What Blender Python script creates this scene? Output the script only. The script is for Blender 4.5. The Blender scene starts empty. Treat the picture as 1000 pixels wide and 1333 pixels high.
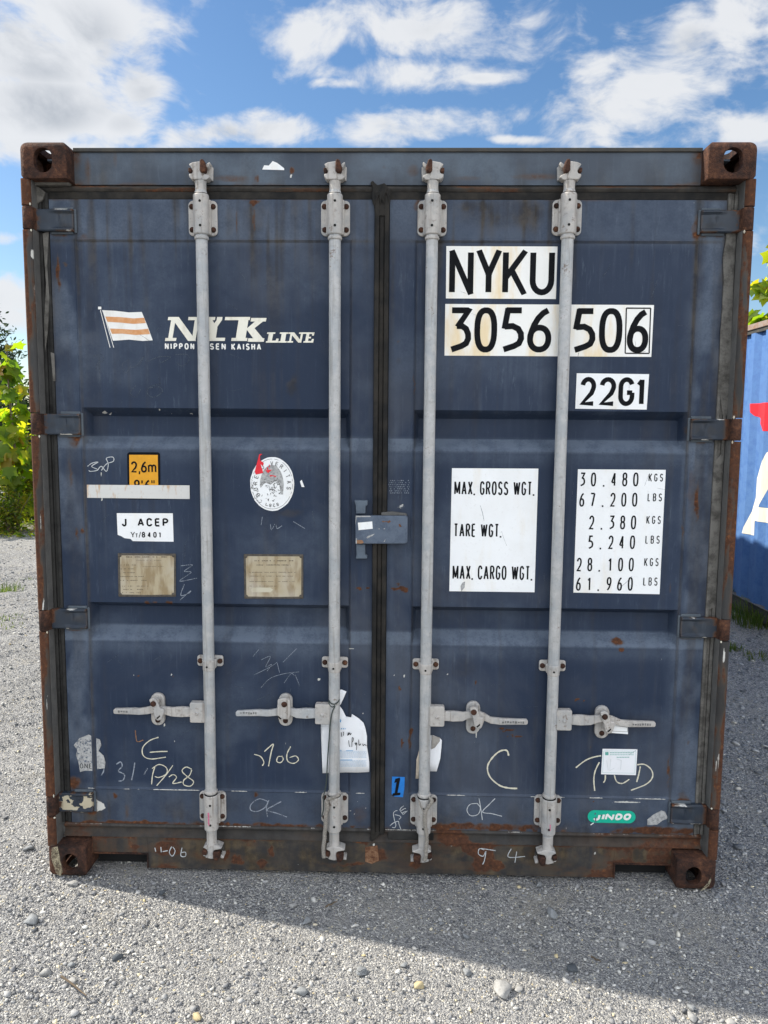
import bpy, bmesh, math, random
import numpy as np
from mathutils import Vector, Matrix
random.seed(7); RNG = np.random.default_rng(11)
scene = bpy.context.scene
COL = scene.collection
R_ = math.radians

# ------------------------------------------------------------------ camera
CAM_F = 1000.0                                   # focal length in photo pixels (photo 1000 px wide)
CAM_C = np.array([.0689, -2.6324, 1.6493])
def _axes(yaw, pit, rol):
    cy, sy, cp, sp, cr, sr = math.cos(yaw), math.sin(yaw), math.cos(pit), math.sin(pit), math.cos(rol), math.sin(rol)
    f = np.array([sy*cp, cy*cp, sp]); r0 = np.array([cy, -sy, 0]); u0 = np.cross(r0, f)
    return cr*r0+sr*u0, -sr*r0+cr*u0, f
CR, CU, CF = _axes(-.0231, -.1078, .0082)
cam = bpy.data.cameras.new('camera'); camo = bpy.data.objects.new('camera', cam); COL.objects.link(camo)
cam.sensor_fit = 'HORIZONTAL'; cam.sensor_width = 36; cam.lens = 36*CAM_F/1000
cam.clip_start = .05; cam.clip_end = 2000
camo.matrix_world = Matrix([[CR[0], CU[0], -CF[0], CAM_C[0]], [CR[1], CU[1], -CF[1], CAM_C[1]],
                            [CR[2], CU[2], -CF[2], CAM_C[2]], [0, 0, 0, 1]])
scene.camera = camo

def ray(px, py): return CF + CR*(px-500)/CAM_F - CU*(py-666.5)/CAM_F
def P(px, py, Y=.06):                            # survey point: photo pixel -> (x, z) on the plane y = Y
    d = ray(px, py); p = CAM_C + d*(Y-CAM_C[1])/d[1]; return float(p[0]), float(p[2])
def G(px, py, Z=0.):                             # photo pixel -> (x, y) on the ground
    d = ray(px, py); p = CAM_C + d*(Z-CAM_C[2])/d[2]; return float(p[0]), float(p[1])
def UV(px, py): d = ray(px, py); return float(d[0]/d[1]), float(d[2]/d[1])

# ------------------------------------------------------------------ node helpers
class T:
    def __init__(s, tree): s.t = tree; s.t.nodes.clear()
    def n(s, typ, props=None, ins=None):
        nd = s.t.nodes.new(typ)
        for k, v in (props or {}).items(): setattr(nd, k, v)
        for k, v in (ins or {}).items(): s.set(nd.inputs[k], v)
        return nd
    def set(s, sock, v):
        if isinstance(v, bpy.types.NodeSocket): s.t.links.new(v, sock)
        elif v is not None:
            if isinstance(v, tuple) and len(v) == 3 and sock.type == 'RGBA': v = v+(1,)
            sock.default_value = v
    def m(s, op, a, b=None, c=None, clamp=False):
        nd = s.n('ShaderNodeMath', {'operation': op, 'use_clamp': clamp}); s.set(nd.inputs[0], a)
        if b is not None: s.set(nd.inputs[1], b)
        if c is not None: s.set(nd.inputs[2], c)
        return nd.outputs[0]
    def mix(s, f, a, b, mode='MIX'):
        nd = s.n('ShaderNodeMix', {'data_type': 'RGBA', 'blend_type': mode}); s.set(nd.inputs[0], f)
        s.set(nd.inputs[6], a); s.set(nd.inputs[7], b); return nd.outputs[2]
    def noise(s, vec, scale, detail=4, rough=.55, dist=0., col=False):
        nd = s.n('ShaderNodeTexNoise', None, {'Vector': vec, 'Scale': scale, 'Detail': detail, 'Roughness': rough, 'Distortion': dist})
        return nd.outputs['Color' if col else 'Fac']
    def scl(s, vec, sc): return s.n('ShaderNodeMapping', None, {'Vector': vec, 'Scale': sc}).outputs[0]
    def ss(s, v, a, b, c=0., d=1., interp='SMOOTHSTEP'):
        return s.n('ShaderNodeMapRange', {'interpolation_type': interp}, {0: v, 1: a, 2: b, 3: c, 4: d}).outputs[0]
    def ramp(s, f, stops):
        nd = s.n('ShaderNodeValToRGB', None, {0: f}); el = nd.color_ramp.elements
        while len(el) < len(stops): el.new(.5)
        for e, (p, c) in zip(el, stops): e.position = p; e.color = tuple(c)+(1,)
        return nd.outputs[0]
    def vor(s, vec, scale, feat='F1', rnd=1.):
        return s.n('ShaderNodeTexVoronoi', {'feature': feat}, {'Vector': vec, 'Scale': scale, 'Randomness': rnd})
    def bump(s, h, strength=.3, dist=.002, nrm=None):
        i = {'Height': h, 'Strength': strength, 'Distance': dist}
        nd = s.n('ShaderNodeBump', None, i)
        if nrm is not None: s.set(nd.inputs['Normal'], nrm)
        return nd.outputs[0]

# ------------------------------------------------------------------ sky and sun
SUN_EL = R_(43); SDIR = np.array([-.968*math.cos(SUN_EL), .25*math.cos(SUN_EL), math.sin(SUN_EL)])
sun = bpy.data.lights.new('sun', 'SUN'); sun.energy = 4.4; sun.angle = R_(.8); sun.color = (1, .93, .81)
suno = bpy.data.objects.new('sun', sun); COL.objects.link(suno)
suno.rotation_euler = Vector(SDIR).to_track_quat('Z', 'Y').to_euler(); suno.location = (-8, 2, 9)
world = bpy.data.worlds.new('World'); scene.world = world; world.use_nodes = True
w = T(world.node_tree)
STR = .12
dirv = w.n('ShaderNodeTexCoord').outputs['Generated']
sky = w.n('ShaderNodeTexSky', {'sky_type': 'NISHITA', 'sun_disc': False, 'sun_elevation': SUN_EL,
          'sun_rotation': math.atan2(SDIR[0], SDIR[1]), 'air_density': 1.0, 'dust_density': .6, 'ozone_density': 1.6}).outputs[0]
sky = w.n('ShaderNodeHueSaturation', None, {'Saturation': 1.20, 'Value': .75, 'Color': sky}).outputs[0]
sp = w.n('ShaderNodeSeparateXYZ', None, {0: dirv}); dx, dy, dz = sp.outputs
yy = w.m('MAXIMUM', dy, .05); cu_ = w.m('DIVIDE', dx, yy); cv_ = w.m('DIVIDE', dz, yy)
front = w.ss(dy, .05, .25)
# cloud banks of this sky: (centre, half width, half height, weight), as directions
BANKS = [(60, 50, 160, 100, 1.1), (40, 140, 180, 62, 1.05), (185, 95, 52, 78, .95), (160, 160, 62, 36, .8), (30, 190, 130, 30, .8), (330, 170, 125, 26, .95), (520, 165, 110, 28, .95), (440, 108, 52, 12, .85), (250, 178, 60, 20, .8),
         (420, 40, 85, 50, .70), (560, 40, 190, 55, .78), (520, 95, 160, 30, .80), (620, 102, 70, 12, .78), (690, 30, 60, 30, .55), (900, 55, 85, 60, .85), (850, 110, 95, 34, .80), (780, 140, 95, 42, .80), (770, 95, 60, 30, .62), (960, 20, 60, 40, .70),
         (985, 170, 65, 34, .8), (670, 182, 50, 7, .75), (10, 310, 60, 13, .65), (0, 390, 90, 38, .75), (20, 262, 60, 7, .45), (985, 320, 25, 30, .3)]
acc = None
for px, py, rx, ry, wt in BANKS:
    u0, v0 = UV(px, py); u1, _ = UV(px+rx, py); _, v1 = UV(px, py-ry)
    a = w.m('DIVIDE', w.m('SUBTRACT', cu_, u0), u1-u0); b = w.m('DIVIDE', w.m('SUBTRACT', cv_, v0), v1-v0)
    g = w.m('MULTIPLY', w.m('EXPONENT', w.m('MULTIPLY', w.m('ADD', w.m('MULTIPLY', a, a), w.m('MULTIPLY', b, b)), -1.)), wt)
    acc = g if acc is None else w.m('MAXIMUM', acc, g)
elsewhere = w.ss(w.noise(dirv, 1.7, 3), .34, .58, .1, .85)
bank = w.m('ADD', w.m('MULTIPLY', acc, front), w.m('MULTIPLY', elsewhere, w.m('SUBTRACT', 1., front)))
warp = w.n('ShaderNodeVectorMath', {'operation': 'ADD'}, {0: dirv, 1: w.n('ShaderNodeVectorMath', {'operation': 'SCALE'}, {0: w.noise(dirv, 5, 2, col=True), 'Scale': .12}).outputs[0]}).outputs[0]
puff = w.noise(w.scl(warp, (1, 1, 1.6)), 7.5, 9, .58)
wisp = w.noise(w.scl(warp, (1.5, 1.5, 4.0)), 8.0, 6, .6)
bil = w.m('SUBTRACT', .5, w.m('ABSOLUTE', w.m('SUBTRACT', w.noise(w.scl(warp, (1, 1, 1.5)), 13, 6, .55), .5)))
dens = w.m('ADD', w.m('MULTIPLY', w.m('SUBTRACT', puff, .5), 2.1), w.m('MULTIPLY', w.m('SUBTRACT', wisp, .5), 1.3))
dens = w.m('ADD', bank, w.m('ADD', dens, w.m('MULTIPLY', w.m('SUBTRACT', bil, .40), 1.3)))
dens = w.ss(dens, .28, .90)
thick = w.noise(w.scl(warp, (1, 1, 1.5)), 5.6, 7, .58)
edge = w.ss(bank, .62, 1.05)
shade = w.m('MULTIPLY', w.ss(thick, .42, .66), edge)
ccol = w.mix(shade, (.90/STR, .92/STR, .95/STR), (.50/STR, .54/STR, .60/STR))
fill_gain = w.m('MAXIMUM', w.ss(dy, .15, -.55, .54, 1.75), w.ss(dz, .62, .85, .54, 1.7))             # unseen cloud behind and overhead made brighter, added to fill the shaded front
ccol = w.mix(1., ccol, w.n('ShaderNodeCombineXYZ', None, {0: fill_gain, 1: fill_gain, 2: fill_gain}).outputs[0], 'MULTIPLY')
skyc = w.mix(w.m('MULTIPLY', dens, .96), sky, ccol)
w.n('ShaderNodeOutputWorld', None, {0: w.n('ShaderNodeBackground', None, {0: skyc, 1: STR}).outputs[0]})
scene.view_settings.view_transform = 'Standard'; scene.view_settings.look = 'None'
scene.view_settings.exposure = .78; scene.view_settings.gamma = 1; scene.view_settings.use_curve_mapping = False

# ------------------------------------------------------------------ materials
MATS = {}
def newmat(name):
    m = bpy.data.materials.new(name); m.use_nodes = True; MATS[name] = m; return m, T(m.node_tree)
def finish(t, col, rough=.5, nrm=None, metal=0., spec=.5, extra=None):
    i = {'Base Color': col, 'Roughness': rough, 'Metallic': metal, 'Specular IOR Level': spec}
    if nrm is not None: i['Normal'] = nrm
    b = t.n('ShaderNodeBsdfPrincipled', None, i)
    t.n('ShaderNodeOutputMaterial', None, {0: extra(b.outputs[0]) if extra else b.outputs[0]}); return b
RUST = [(.0, (.022, .012, .009)), (.35, (.052, .024, .015)), (.62, (.095, .040, .021)), (.83, (.21, .082, .030)), (1., (.38, .18, .075))]
def paint(name, base, dark, faded, rough=.42, grime=(.030, .026, .022), rbias=0., gbias=0., pale=(.55, .54, .50), scale=1., spec=.3):
    m, t = newmat(name)
    co = t.n('ShaderNodeTexCoord').outputs['Object']
    at = t.n('ShaderNodeAttribute', {'attribute_name': 'wear'})
    sc = t.n('ShaderNodeSeparateColor', None, {0: at.outputs[0]})
    Rr, Gg, Bb = sc.outputs; Aa = at.outputs['Alpha']
    big = t.noise(co, 1.6*scale, 5, .6); mid = t.noise(co, 17, 6, .65); hi = t.noise(co, 130, 5, .7)
    streak = t.noise(t.scl(co, (34, 34, 1.3)), 1., 5, .6)
    fstreak = t.noise(t.scl(co, (150, 150, 4)), 1., 3, .6)
    c = t.mix(t.ss(big, .3, .7), dark, base)
    c = t.mix(t.m('MULTIPLY', t.ss(streak, .48, .85, 0, .34), t.ss(t.noise(co, 3.1, 4, .6), .38, .66)), c, faded)
    c = t.mix(t.m('MULTIPLY', t.ss(fstreak, .55, .85, 0, .26), t.ss(mid, .4, .6)), c, faded)
    c = t.mix(t.m('MULTIPLY', t.ss(t.noise(t.scl(co, (60, 60, 9)), 1., 5, .7), .56, .78, 0, .5), t.ss(big, .42, .6)), c, faded)
    c = t.mix(t.ss(mid, .25, .5, .30, 0), c, dark)
    specks = t.ss(t.noise(co, 320, 2, .5), .70, .78, 0, .35)
    c = t.mix(specks, c, faded)
    c = t.mix(t.ss(t.noise(co, 1.1*scale, 6, .62, .6), .50, .68, 0, .42), c, tuple(.55*v+.45*sum(faded)/3 for v in base))
    fade = t.m('MULTIPLY', Aa, t.ss(t.m('ADD', mid, t.m('MULTIPLY', hi, .6)), .58, .98, .48, 1.))
    c = t.mix(t.m('MINIMUM', fade, .9), c, faded)
    gr = t.m('MULTIPLY', t.m('ADD', Bb, gbias), t.ss(t.m('ADD', t.m('MULTIPLY', streak, .6), t.m('MULTIPLY', mid, .4)), .32, .62, .35, 1.), clamp=True)
    gcol = t.mix(t.ss(mid, .4, .65), grime, tuple(2.3*v for v in grime))
    c = t.mix(t.m('MINIMUM', gr, .92), c, gcol)
    pm = t.ss(t.m('MULTIPLY', Gg, t.m('ADD', .35, t.m('MULTIPLY', hi, 1.3))), .42, .56)
    c = t.mix(pm, c, pale)
    n2 = t.noise(co, 46, 7, .68); 
    rm = t.ss(t.m('MULTIPLY', t.m('ADD', Rr, rbias), t.m('ADD', .25, t.m('MULTIPLY', n2, 1.5))), .36, .62)
    halo = t.ss(t.m('MULTIPLY', Rr, t.m('ADD', .5, n2)), .12, .5, 0, .6)
    c = t.mix(halo, c, (.085, .052, .032))
    rc = t.ramp(t.m('ADD', t.m('MULTIPLY', t.noise(co, 75, 6, .7), .75), t.m('MULTIPLY', mid, .3)), [(max(0, p*.62+.2), q) for p, q in RUST])
    c = t.mix(rm, c, rc)
    ro = t.m('ADD', rough, t.m('MULTIPLY', t.m('MAXIMUM', rm, t.m('MAXIMUM', gr, fade)), .4))
    ro = t.m('ADD', ro, t.m('MULTIPLY', t.m('SUBTRACT', mid, .5), .25), clamp=True)
    h = t.m('ADD', t.m('MULTIPLY', hi, .25), t.m('ADD', t.m('MULTIPLY', n2, t.m('MULTIPLY', rm, 1.2)), t.m('MULTIPLY', big, 2.)))
    h = t.m('SUBTRACT', h, t.m('MULTIPLY', pm, .15))
    finish(t, c, ro, t.bump(h, .35, .003, t.bump(t.noise(co, 2.6*scale, 2, .5), .25, .05)), spec=spec); return m
NAVY = paint('navy_paint', (.0255, .0385, .068), (.0175, .029, .056), (.120, .148, .192), spec=.18, rough=.5)
FRAME = paint('frame_paint', (.050, .066, .090), (.036, .048, .070), (.112, .142, .178), gbias=.04)
HINGE = paint('hinge_paint', (.030, .041, .058), (.020, .028, .042), (.10, .12, .14), gbias=.08)
WORNHINGE = paint('worn_hinge_paint', (.030, .041, .058), (.020, .028, .042), (.10, .12, .14), gbias=.1, pale=(.44, .39, .28))
SILL = paint('sill_paint', (.026, .032, .042), (.015, .018, .023), (.066, .068, .066), grime=(.050, .037, .022), gbias=.34, rough=.55)
POST = paint('post_paint', (.048, .048, .048), (.026, .025, .025), (.15, .147, .14), grime=(.024, .021, .018), gbias=.25, rough=.6)
BLUE = paint('blue_paint', (.022, .100, .35), (.015, .072, .28), (.10, .21, .44), rough=.55, gbias=.05, scale=.7)

def rusty(name, lo=0., pale=.0):
    m, t = newmat(name); co = t.n('ShaderNodeTexCoord').outputs['Object']
    a = t.noise(co, 38, 8, .7); b = t.noise(co, 150, 5, .7); c0 = t.noise(co, 9, 4, .6)
    f = t.m('ADD', t.m('MULTIPLY', a, .45), t.m('ADD', t.m('MULTIPLY', b, .22), t.m('MULTIPLY', c0, .38)))
    f = t.m('MULTIPLY_ADD', f, 2.1, -.62)
    c = t.ramp(t.m('ADD', f, lo), [(.22, (.014, .009, .008)), (.40, (.036, .018, .013)), (.55, (.070, .031, .019)), (.72, (.14, .062, .032)), (.92, (.27, .15, .085))])
    at = t.n('ShaderNodeAttribute', {'attribute_name': 'wear'}); g = t.n('ShaderNodeSeparateColor', None, {0: at.outputs[0]}).outputs[1]
    pm = t.ss(t.m('ADD', t.m('MULTIPLY', g, t.m('ADD', .3, t.m('MULTIPLY', a, 1.4))), t.ss(c0, .62, .75, 0, pale)), .45, .7)
    c = t.mix(pm, c, t.mix(t.ss(b, .35, .6), (.16, .12, .07), (.40, .36, .26)))
    v = t.vor(co, 210).outputs['Distance']
    h = t.m('ADD', t.m('MULTIPLY', a, 1.2), t.m('ADD', t.m('MULTIPLY', b, .5), t.m('MULTIPLY', v, .5)))
    finish(t, c, .85, t.bump(h, .8, .004), spec=.25); return m
RUSTY = rusty('rust_scale'); BOLT = rusty('rusty_bolt', -.02); RUSTPOST = rusty('rusty_edge', .0, .35)

def galv(name, base, rough, dirt, metal=.0, spang=70):
    m, t = newmat(name); co = t.n('ShaderNodeTexCoord').outputs['Object']
    v = t.vor(t.noise(co, 3, 2, col=True) if False else co, spang)
    cell = t.n('ShaderNodeSeparateColor', None, {0: v.outputs['Color']}).outputs[0]
    a = t.noise(co, 26, 6, .65); b = t.noise(co, 140, 4, .7); st = t.noise(t.scl(co, (90, 90, 5)), 1., 4)
    c = t.mix(t.ss(cell, 0, 1, 0, .35), base, tuple(v*.72 for v in base))
    c = t.mix(t.ss(a, .5, .75, 0, .55), c, tuple(min(.8, v*1.35) for v in base))
    c = t.mix(t.ss(t.noise(co, 14, 5, .65), .45, .62, 0, .6), c, tuple(v*k for v, k in zip(base, (.70, .76, .82))))
    c = t.mix(t.ss(st, .52, .74, 0, .65), c, dirt)
    c = t.mix(t.ss(t.noise(co, 60, 5, .7), .54, .70, 0, .55), c, dirt)
    c = t.mix(t.ss(t.m('ADD', a, t.m('MULTIPLY', b, .4)), .82, .93, 0, .75), c, (.12, .075, .045))
    c = t.mix(t.ss(b, .64, .76, 0, .7), c, (.10, .085, .075))
    finish(t, c, rough, t.bump(t.m('ADD', a, t.m('MULTIPLY', b, .4)), .25, .0015), metal, spec=.4); return m
GALV = galv('galvanised_steel', (.43, .428, .42), .55, (.24, .23, .21), 0.)
CAST = galv('dirty_white_paint', (.44, .415, .385), .6, (.16, .13, .105), 0., 40)

def simple(name, col, rough=.6, var=.25, sc=40, bump=.2, col2=None, spec=.4):
    m, t = newmat(name); co = t.n('ShaderNodeTexCoord').outputs['Object']
    a = t.noise(co, sc, 6, .65); b = t.noise(co, sc*5, 3, .6)
    c = t.mix(t.ss(a, .35, .7, 0, 1), col, col2 or tuple(v*(1-var) for v in col))
    c = t.mix(t.ss(b, .6, .75, 0, .3), c, tuple(min(.9, v*1.6) for v in col))
    finish(t, c, rough, t.bump(a, bump, .002), spec=spec); return m
RUBBER = simple('black_rubber', (.012, .012, .012), .7, 0, 14, .8, (.034, .030, .025), spec=.15)
SEAL = simple('worn_grey_rubber', (.036, .035, .033), .75, 0, 18, .5, (.015, .0145, .014), spec=.2)
DRYSEAL = simple('bleached_seal', (.155, .147, .133), .85, 0, 30, .6, (.06, .056, .05), spec=.2)
BLACK = simple('black_vinyl', (.006, .0065, .008), .7, .1, 60, .05, (.010, .011, .013), spec=.08)
DARKHOLE = simple('dark_hole', (.006, .006, .006), .9, 0, 60, .0)  # near-black: shade inside holes and pockets put into colour; also seal rings
ROPE = simple('grey_rope', (.30, .275, .24), .9, .4, 200, .6)
TWINE = simple('green_cord', (.045, .06, .055), .7, .3, 200, .4)
RED = simple('red_vinyl', (.75, .02, .035), .5, .15, 60, .05)
ORANGE = simple('orange_vinyl', (.60, .27, .10), .5, .2, 60, .05, (.66, .36, .18))
YELLOW = simple('yellow_vinyl', (.72, .33, .012), .45, .12, 30, .05)
TEAL = simple('teal_vinyl', (.006, .42, .28), .4, .1, 40, .05)
TAPE = simple('blue_tape', (.012, .19, .60), .45, .2, 40, .15)
TEALINK = simple('teal_ink', (.12, .38, .32), .6, .1, 90, 0)
BLUEINK = simple('blue_ink', (.06, .32, .60), .6, .1, 90, 0)
PALEINK = simple('pale_blue_ink', (.42, .56, .70), .6, .2, 90, 0)
GREYINK = simple('grey_ink', (.16, .16, .155), .6, .4, 90, 0)
STONEY = simple('worn_vinyl', (.44, .44, .43), .7, .45, 120, .2, (.22, .22, .22))
BROWNFRAME = simple('weathered_frame', (.10, .085, .065), .7, .5, 90, .4, (.05, .042, .035))
def vinyl(name, col, stain=None, amt=0., rough=.42, sc=6., thr=(.5, .75), dirt=.12):
    m, t = newmat(name); co = t.n('ShaderNodeTexCoord').outputs['Object']
    a = t.noise(t.scl(co, (sc*2.2, sc*2.2, sc*.55)), 1., 5, .6); b = t.noise(co, 90, 5, .65); g = t.noise(co, 9, 3)
    c = col
    if stain: c = t.mix(t.m('MULTIPLY', t.ss(a, thr[0], thr[1]), amt), col, stain)
    c = t.mix(t.ss(b, .55, .8, 0, dirt), c, (.30, .26, .21)); c = t.mix(t.ss(g, .4, .7, 0, dirt*.7), c, (.55, .53, .49))
    finish(t, c, rough, t.bump(g, .08, .004), spec=.4); return m
WHITE = vinyl('white_vinyl', (.83, .84, .84), (.72, .64, .50), .4, dirt=.2)
STAINED = vinyl('rust_stained_vinyl', (.83, .82, .78), (.76, .57, .28), .8, sc=4.2, thr=(.44, .64))
STRIP = vinyl('translucent_strip', (.62, .61, .58), (.50, .30, .14), .9, sc=22, thr=(.56, .70), dirt=.35)
PAPER = vinyl('white_paper', (.80, .81, .83), (.66, .64, .62), .5, .85, 8)
LOGO = vinyl('cream_lettering', (.80, .77, .66), (.55, .49, .38), .6, .5, 14, (.45, .7), .3)
BONE = vinyl('white_lettering', (.80, .79, .75), (.6, .55, .45), .4, .5, 14)
PLATE = vinyl('weathered_brass', (.40, .335, .22), (.26, .19, .10), .9, .6, 20, (.42, .62), .6)
CREAM = vinyl('cream_paint', (.62, .585, .47), (.33, .20, .09), .9, .6, 16, (.5, .66), .3)
def chalk(name, col, hole=.5):
    m, t = newmat(name); co = t.n('ShaderNodeTexCoord').outputs['Object']
    n = t.m('ADD', t.m('MULTIPLY', t.noise(co, 420, 3, .6), .6), t.m('MULTIPLY', t.noise(co, 38, 4, .6), .4)); k = t.ss(n, hole-.05, hole+.10)
    tr = t.n('ShaderNodeBsdfTransparent')
    def ex(b): return t.n('ShaderNodeMixShader', None, {0: k, 1: tr.outputs[0], 2: b}).outputs[0]
    finish(t, col, .95, spec=.1, extra=ex); return m
CHALK = chalk('yellow_chalk', (.62, .59, .47), .36); FAINT = chalk('faint_chalk', (.27, .30, .35), .43); WCHALK = chalk('white_chalk', (.52, .54, .55), .38); GHOST = chalk('ghost_chalk', (.085, .10, .125), .45); CRUST = chalk('paint_crust', (.40, .35, .24), .47)

# gravel
m, t = newmat('gravel_ground'); GRAVEL = m
co = t.n('ShaderNodeTexCoord').outputs['Object']
def cells(scale):
    v = t.vor(co, scale); s_ = t.n('ShaderNodeSeparateColor', None, {0: v.outputs['Color']}); return v.outputs['Distance'], s_.outputs[0], s_.outputs[1]
d1, r1, q1 = cells(165); d2, r2, q2 = cells(340); d3, r3, q3 = cells(75)
STOPS = [(0, (.085, .09, .10)), (.25, (.165, .168, .177)), (.52, (.28, .28, .28)), (.76, (.41, .405, .395)), (.90, (.56, .545, .50)), (.97, (.72, .70, .64)), (1., (.62, .50, .26))]
c1 = t.ramp(r1, STOPS); c2 = t.ramp(r2, STOPS)
c = t.mix(t.ss(q1, .35, .4), c2, c1); 
big = t.noise(co, .8, 6, .6); dirt = t.noise(co, 2.6, 7, .7)
c = t.mix(t.ss(dirt, .50, .70, 0, .7), c, t.mix(t.ss(t.noise(co, 300, 3, .6), .35, .65), (.27, .25, .215), (.43, .405, .35)))
c = t.mix(t.ss(big, .40, .62, .0, .65), c, t.mix(.5, c, (.42, .41, .39)))
h = t.m('ADD', t.m('MULTIPLY', t.ss(d1, 0, .75, 1., 0), .7), t.m('ADD', t.m('MULTIPLY', t.ss(d2, 0, .8, 1, 0), .35), t.m('MULTIPLY', t.m('MULTIPLY', t.ss(d3, 0, .6, 1, 0), q3), .7)))
h = t.m('ADD', h, t.m('MULTIPLY', dirt, .8))
finish(t, c, .9, t.bump(h, 1., .008), spec=.2)
def stone(name, stops, k=(1, 1, 1)):
    m, t = newmat(name); co = t.n('ShaderNodeTexCoord').outputs['Object']
    rnd = t.n('ShaderNodeNewGeometry').outputs['Random Per Island']
    c = t.ramp(rnd, [(p, tuple(a*b for a, b in zip(q, k))) for p, q in stops]); n = t.noise(co, 120, 5, .65)
    c = t.mix(t.ss(n, .35, .7, 0, .5), c, t.mix(.5, c, (.40, .39, .36)))
    finish(t, c, .9, t.bump(n, .5, .002), spec=.15); return m
PEBBLE = stone('gravel_stones', STOPS)
SLATE = stone('slate_chips', [(0, (.095, .105, .12)), (.4, (.17, .183, .20)), (.75, (.28, .29, .30)), (.95, (.42, .42, .41)), (1, (.54, .50, .42))])
STONEM = {'grey': simple('grey_stone', (.25, .26, .265), .9, .4, 60, .8), 'pale': simple('pale_stone', (.34, .335, .32), .9, .35, 60, .8),
          'dark': simple('dark_stone', (.085, .095, .105), .85, .3, 60, .5), 'tan': simple('tan_stone', (.46, .38, .22), .85, .25, 60, .5)}
def leafmat(name, cols, trans, tr=.5):
    m, t = newmat(name); rnd = t.n('ShaderNodeNewGeometry').outputs['Random Per Island']
    c = t.ramp(rnd, cols); tc = t.ramp(rnd, trans)
    def ex(b): return t.n('ShaderNodeMixShader', None, {0: tr, 1: b, 2: t.n('ShaderNodeBsdfTranslucent', None, {0: tc}).outputs[0]}).outputs[0]
    finish(t, c, .5, spec=.3, extra=ex); return m
LEAF = leafmat('lobed_leaf', [(0, (.055, .10, .012)), (.5, (.10, .15, .016)), (.93, (.16, .17, .02)), (1, (.20, .10, .02))], [(0, (.22, .42, .01)), (.5, (.46, .62, .015)), (.9, (.74, .72, .02)), (1, (.5, .25, .03))], .6)
WEED = leafmat('weed_leaf', [(0, (.045, .08, .012)), (.6, (.09, .13, .018)), (1, (.15, .12, .03))], [(0, (.12, .26, .01)), (.55, (.38, .50, .02)), (.85, (.66, .62, .03)), (1, (.42, .26, .04))], .55)
CONIF = leafmat('conifer_leaf', [(0, (.012, .028, .012)), (.6, (.024, .05, .018)), (1, (.045, .07, .025))], [(0, (.02, .06, .015)), (1, (.06, .11, .02))], .3)
GRASS = leafmat('grass_blade', [(0, (.045, .085, .015)), (.7, (.08, .12, .025)), (1, (.2, .17, .07))], [(0, (.12, .22, .02)), (1, (.25, .32, .05))], .4)
BARK = simple('bark', (.14, .105, .07), .9, .4, 40, .6)
TIMBER = simple('grey_timber', (.17, .16, .145), .9, .4, 30, .5)
PALELET = vinyl('cream_letter_paint', (.78, .74, .62), (.6, .5, .36), .4, .55, 6)

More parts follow.
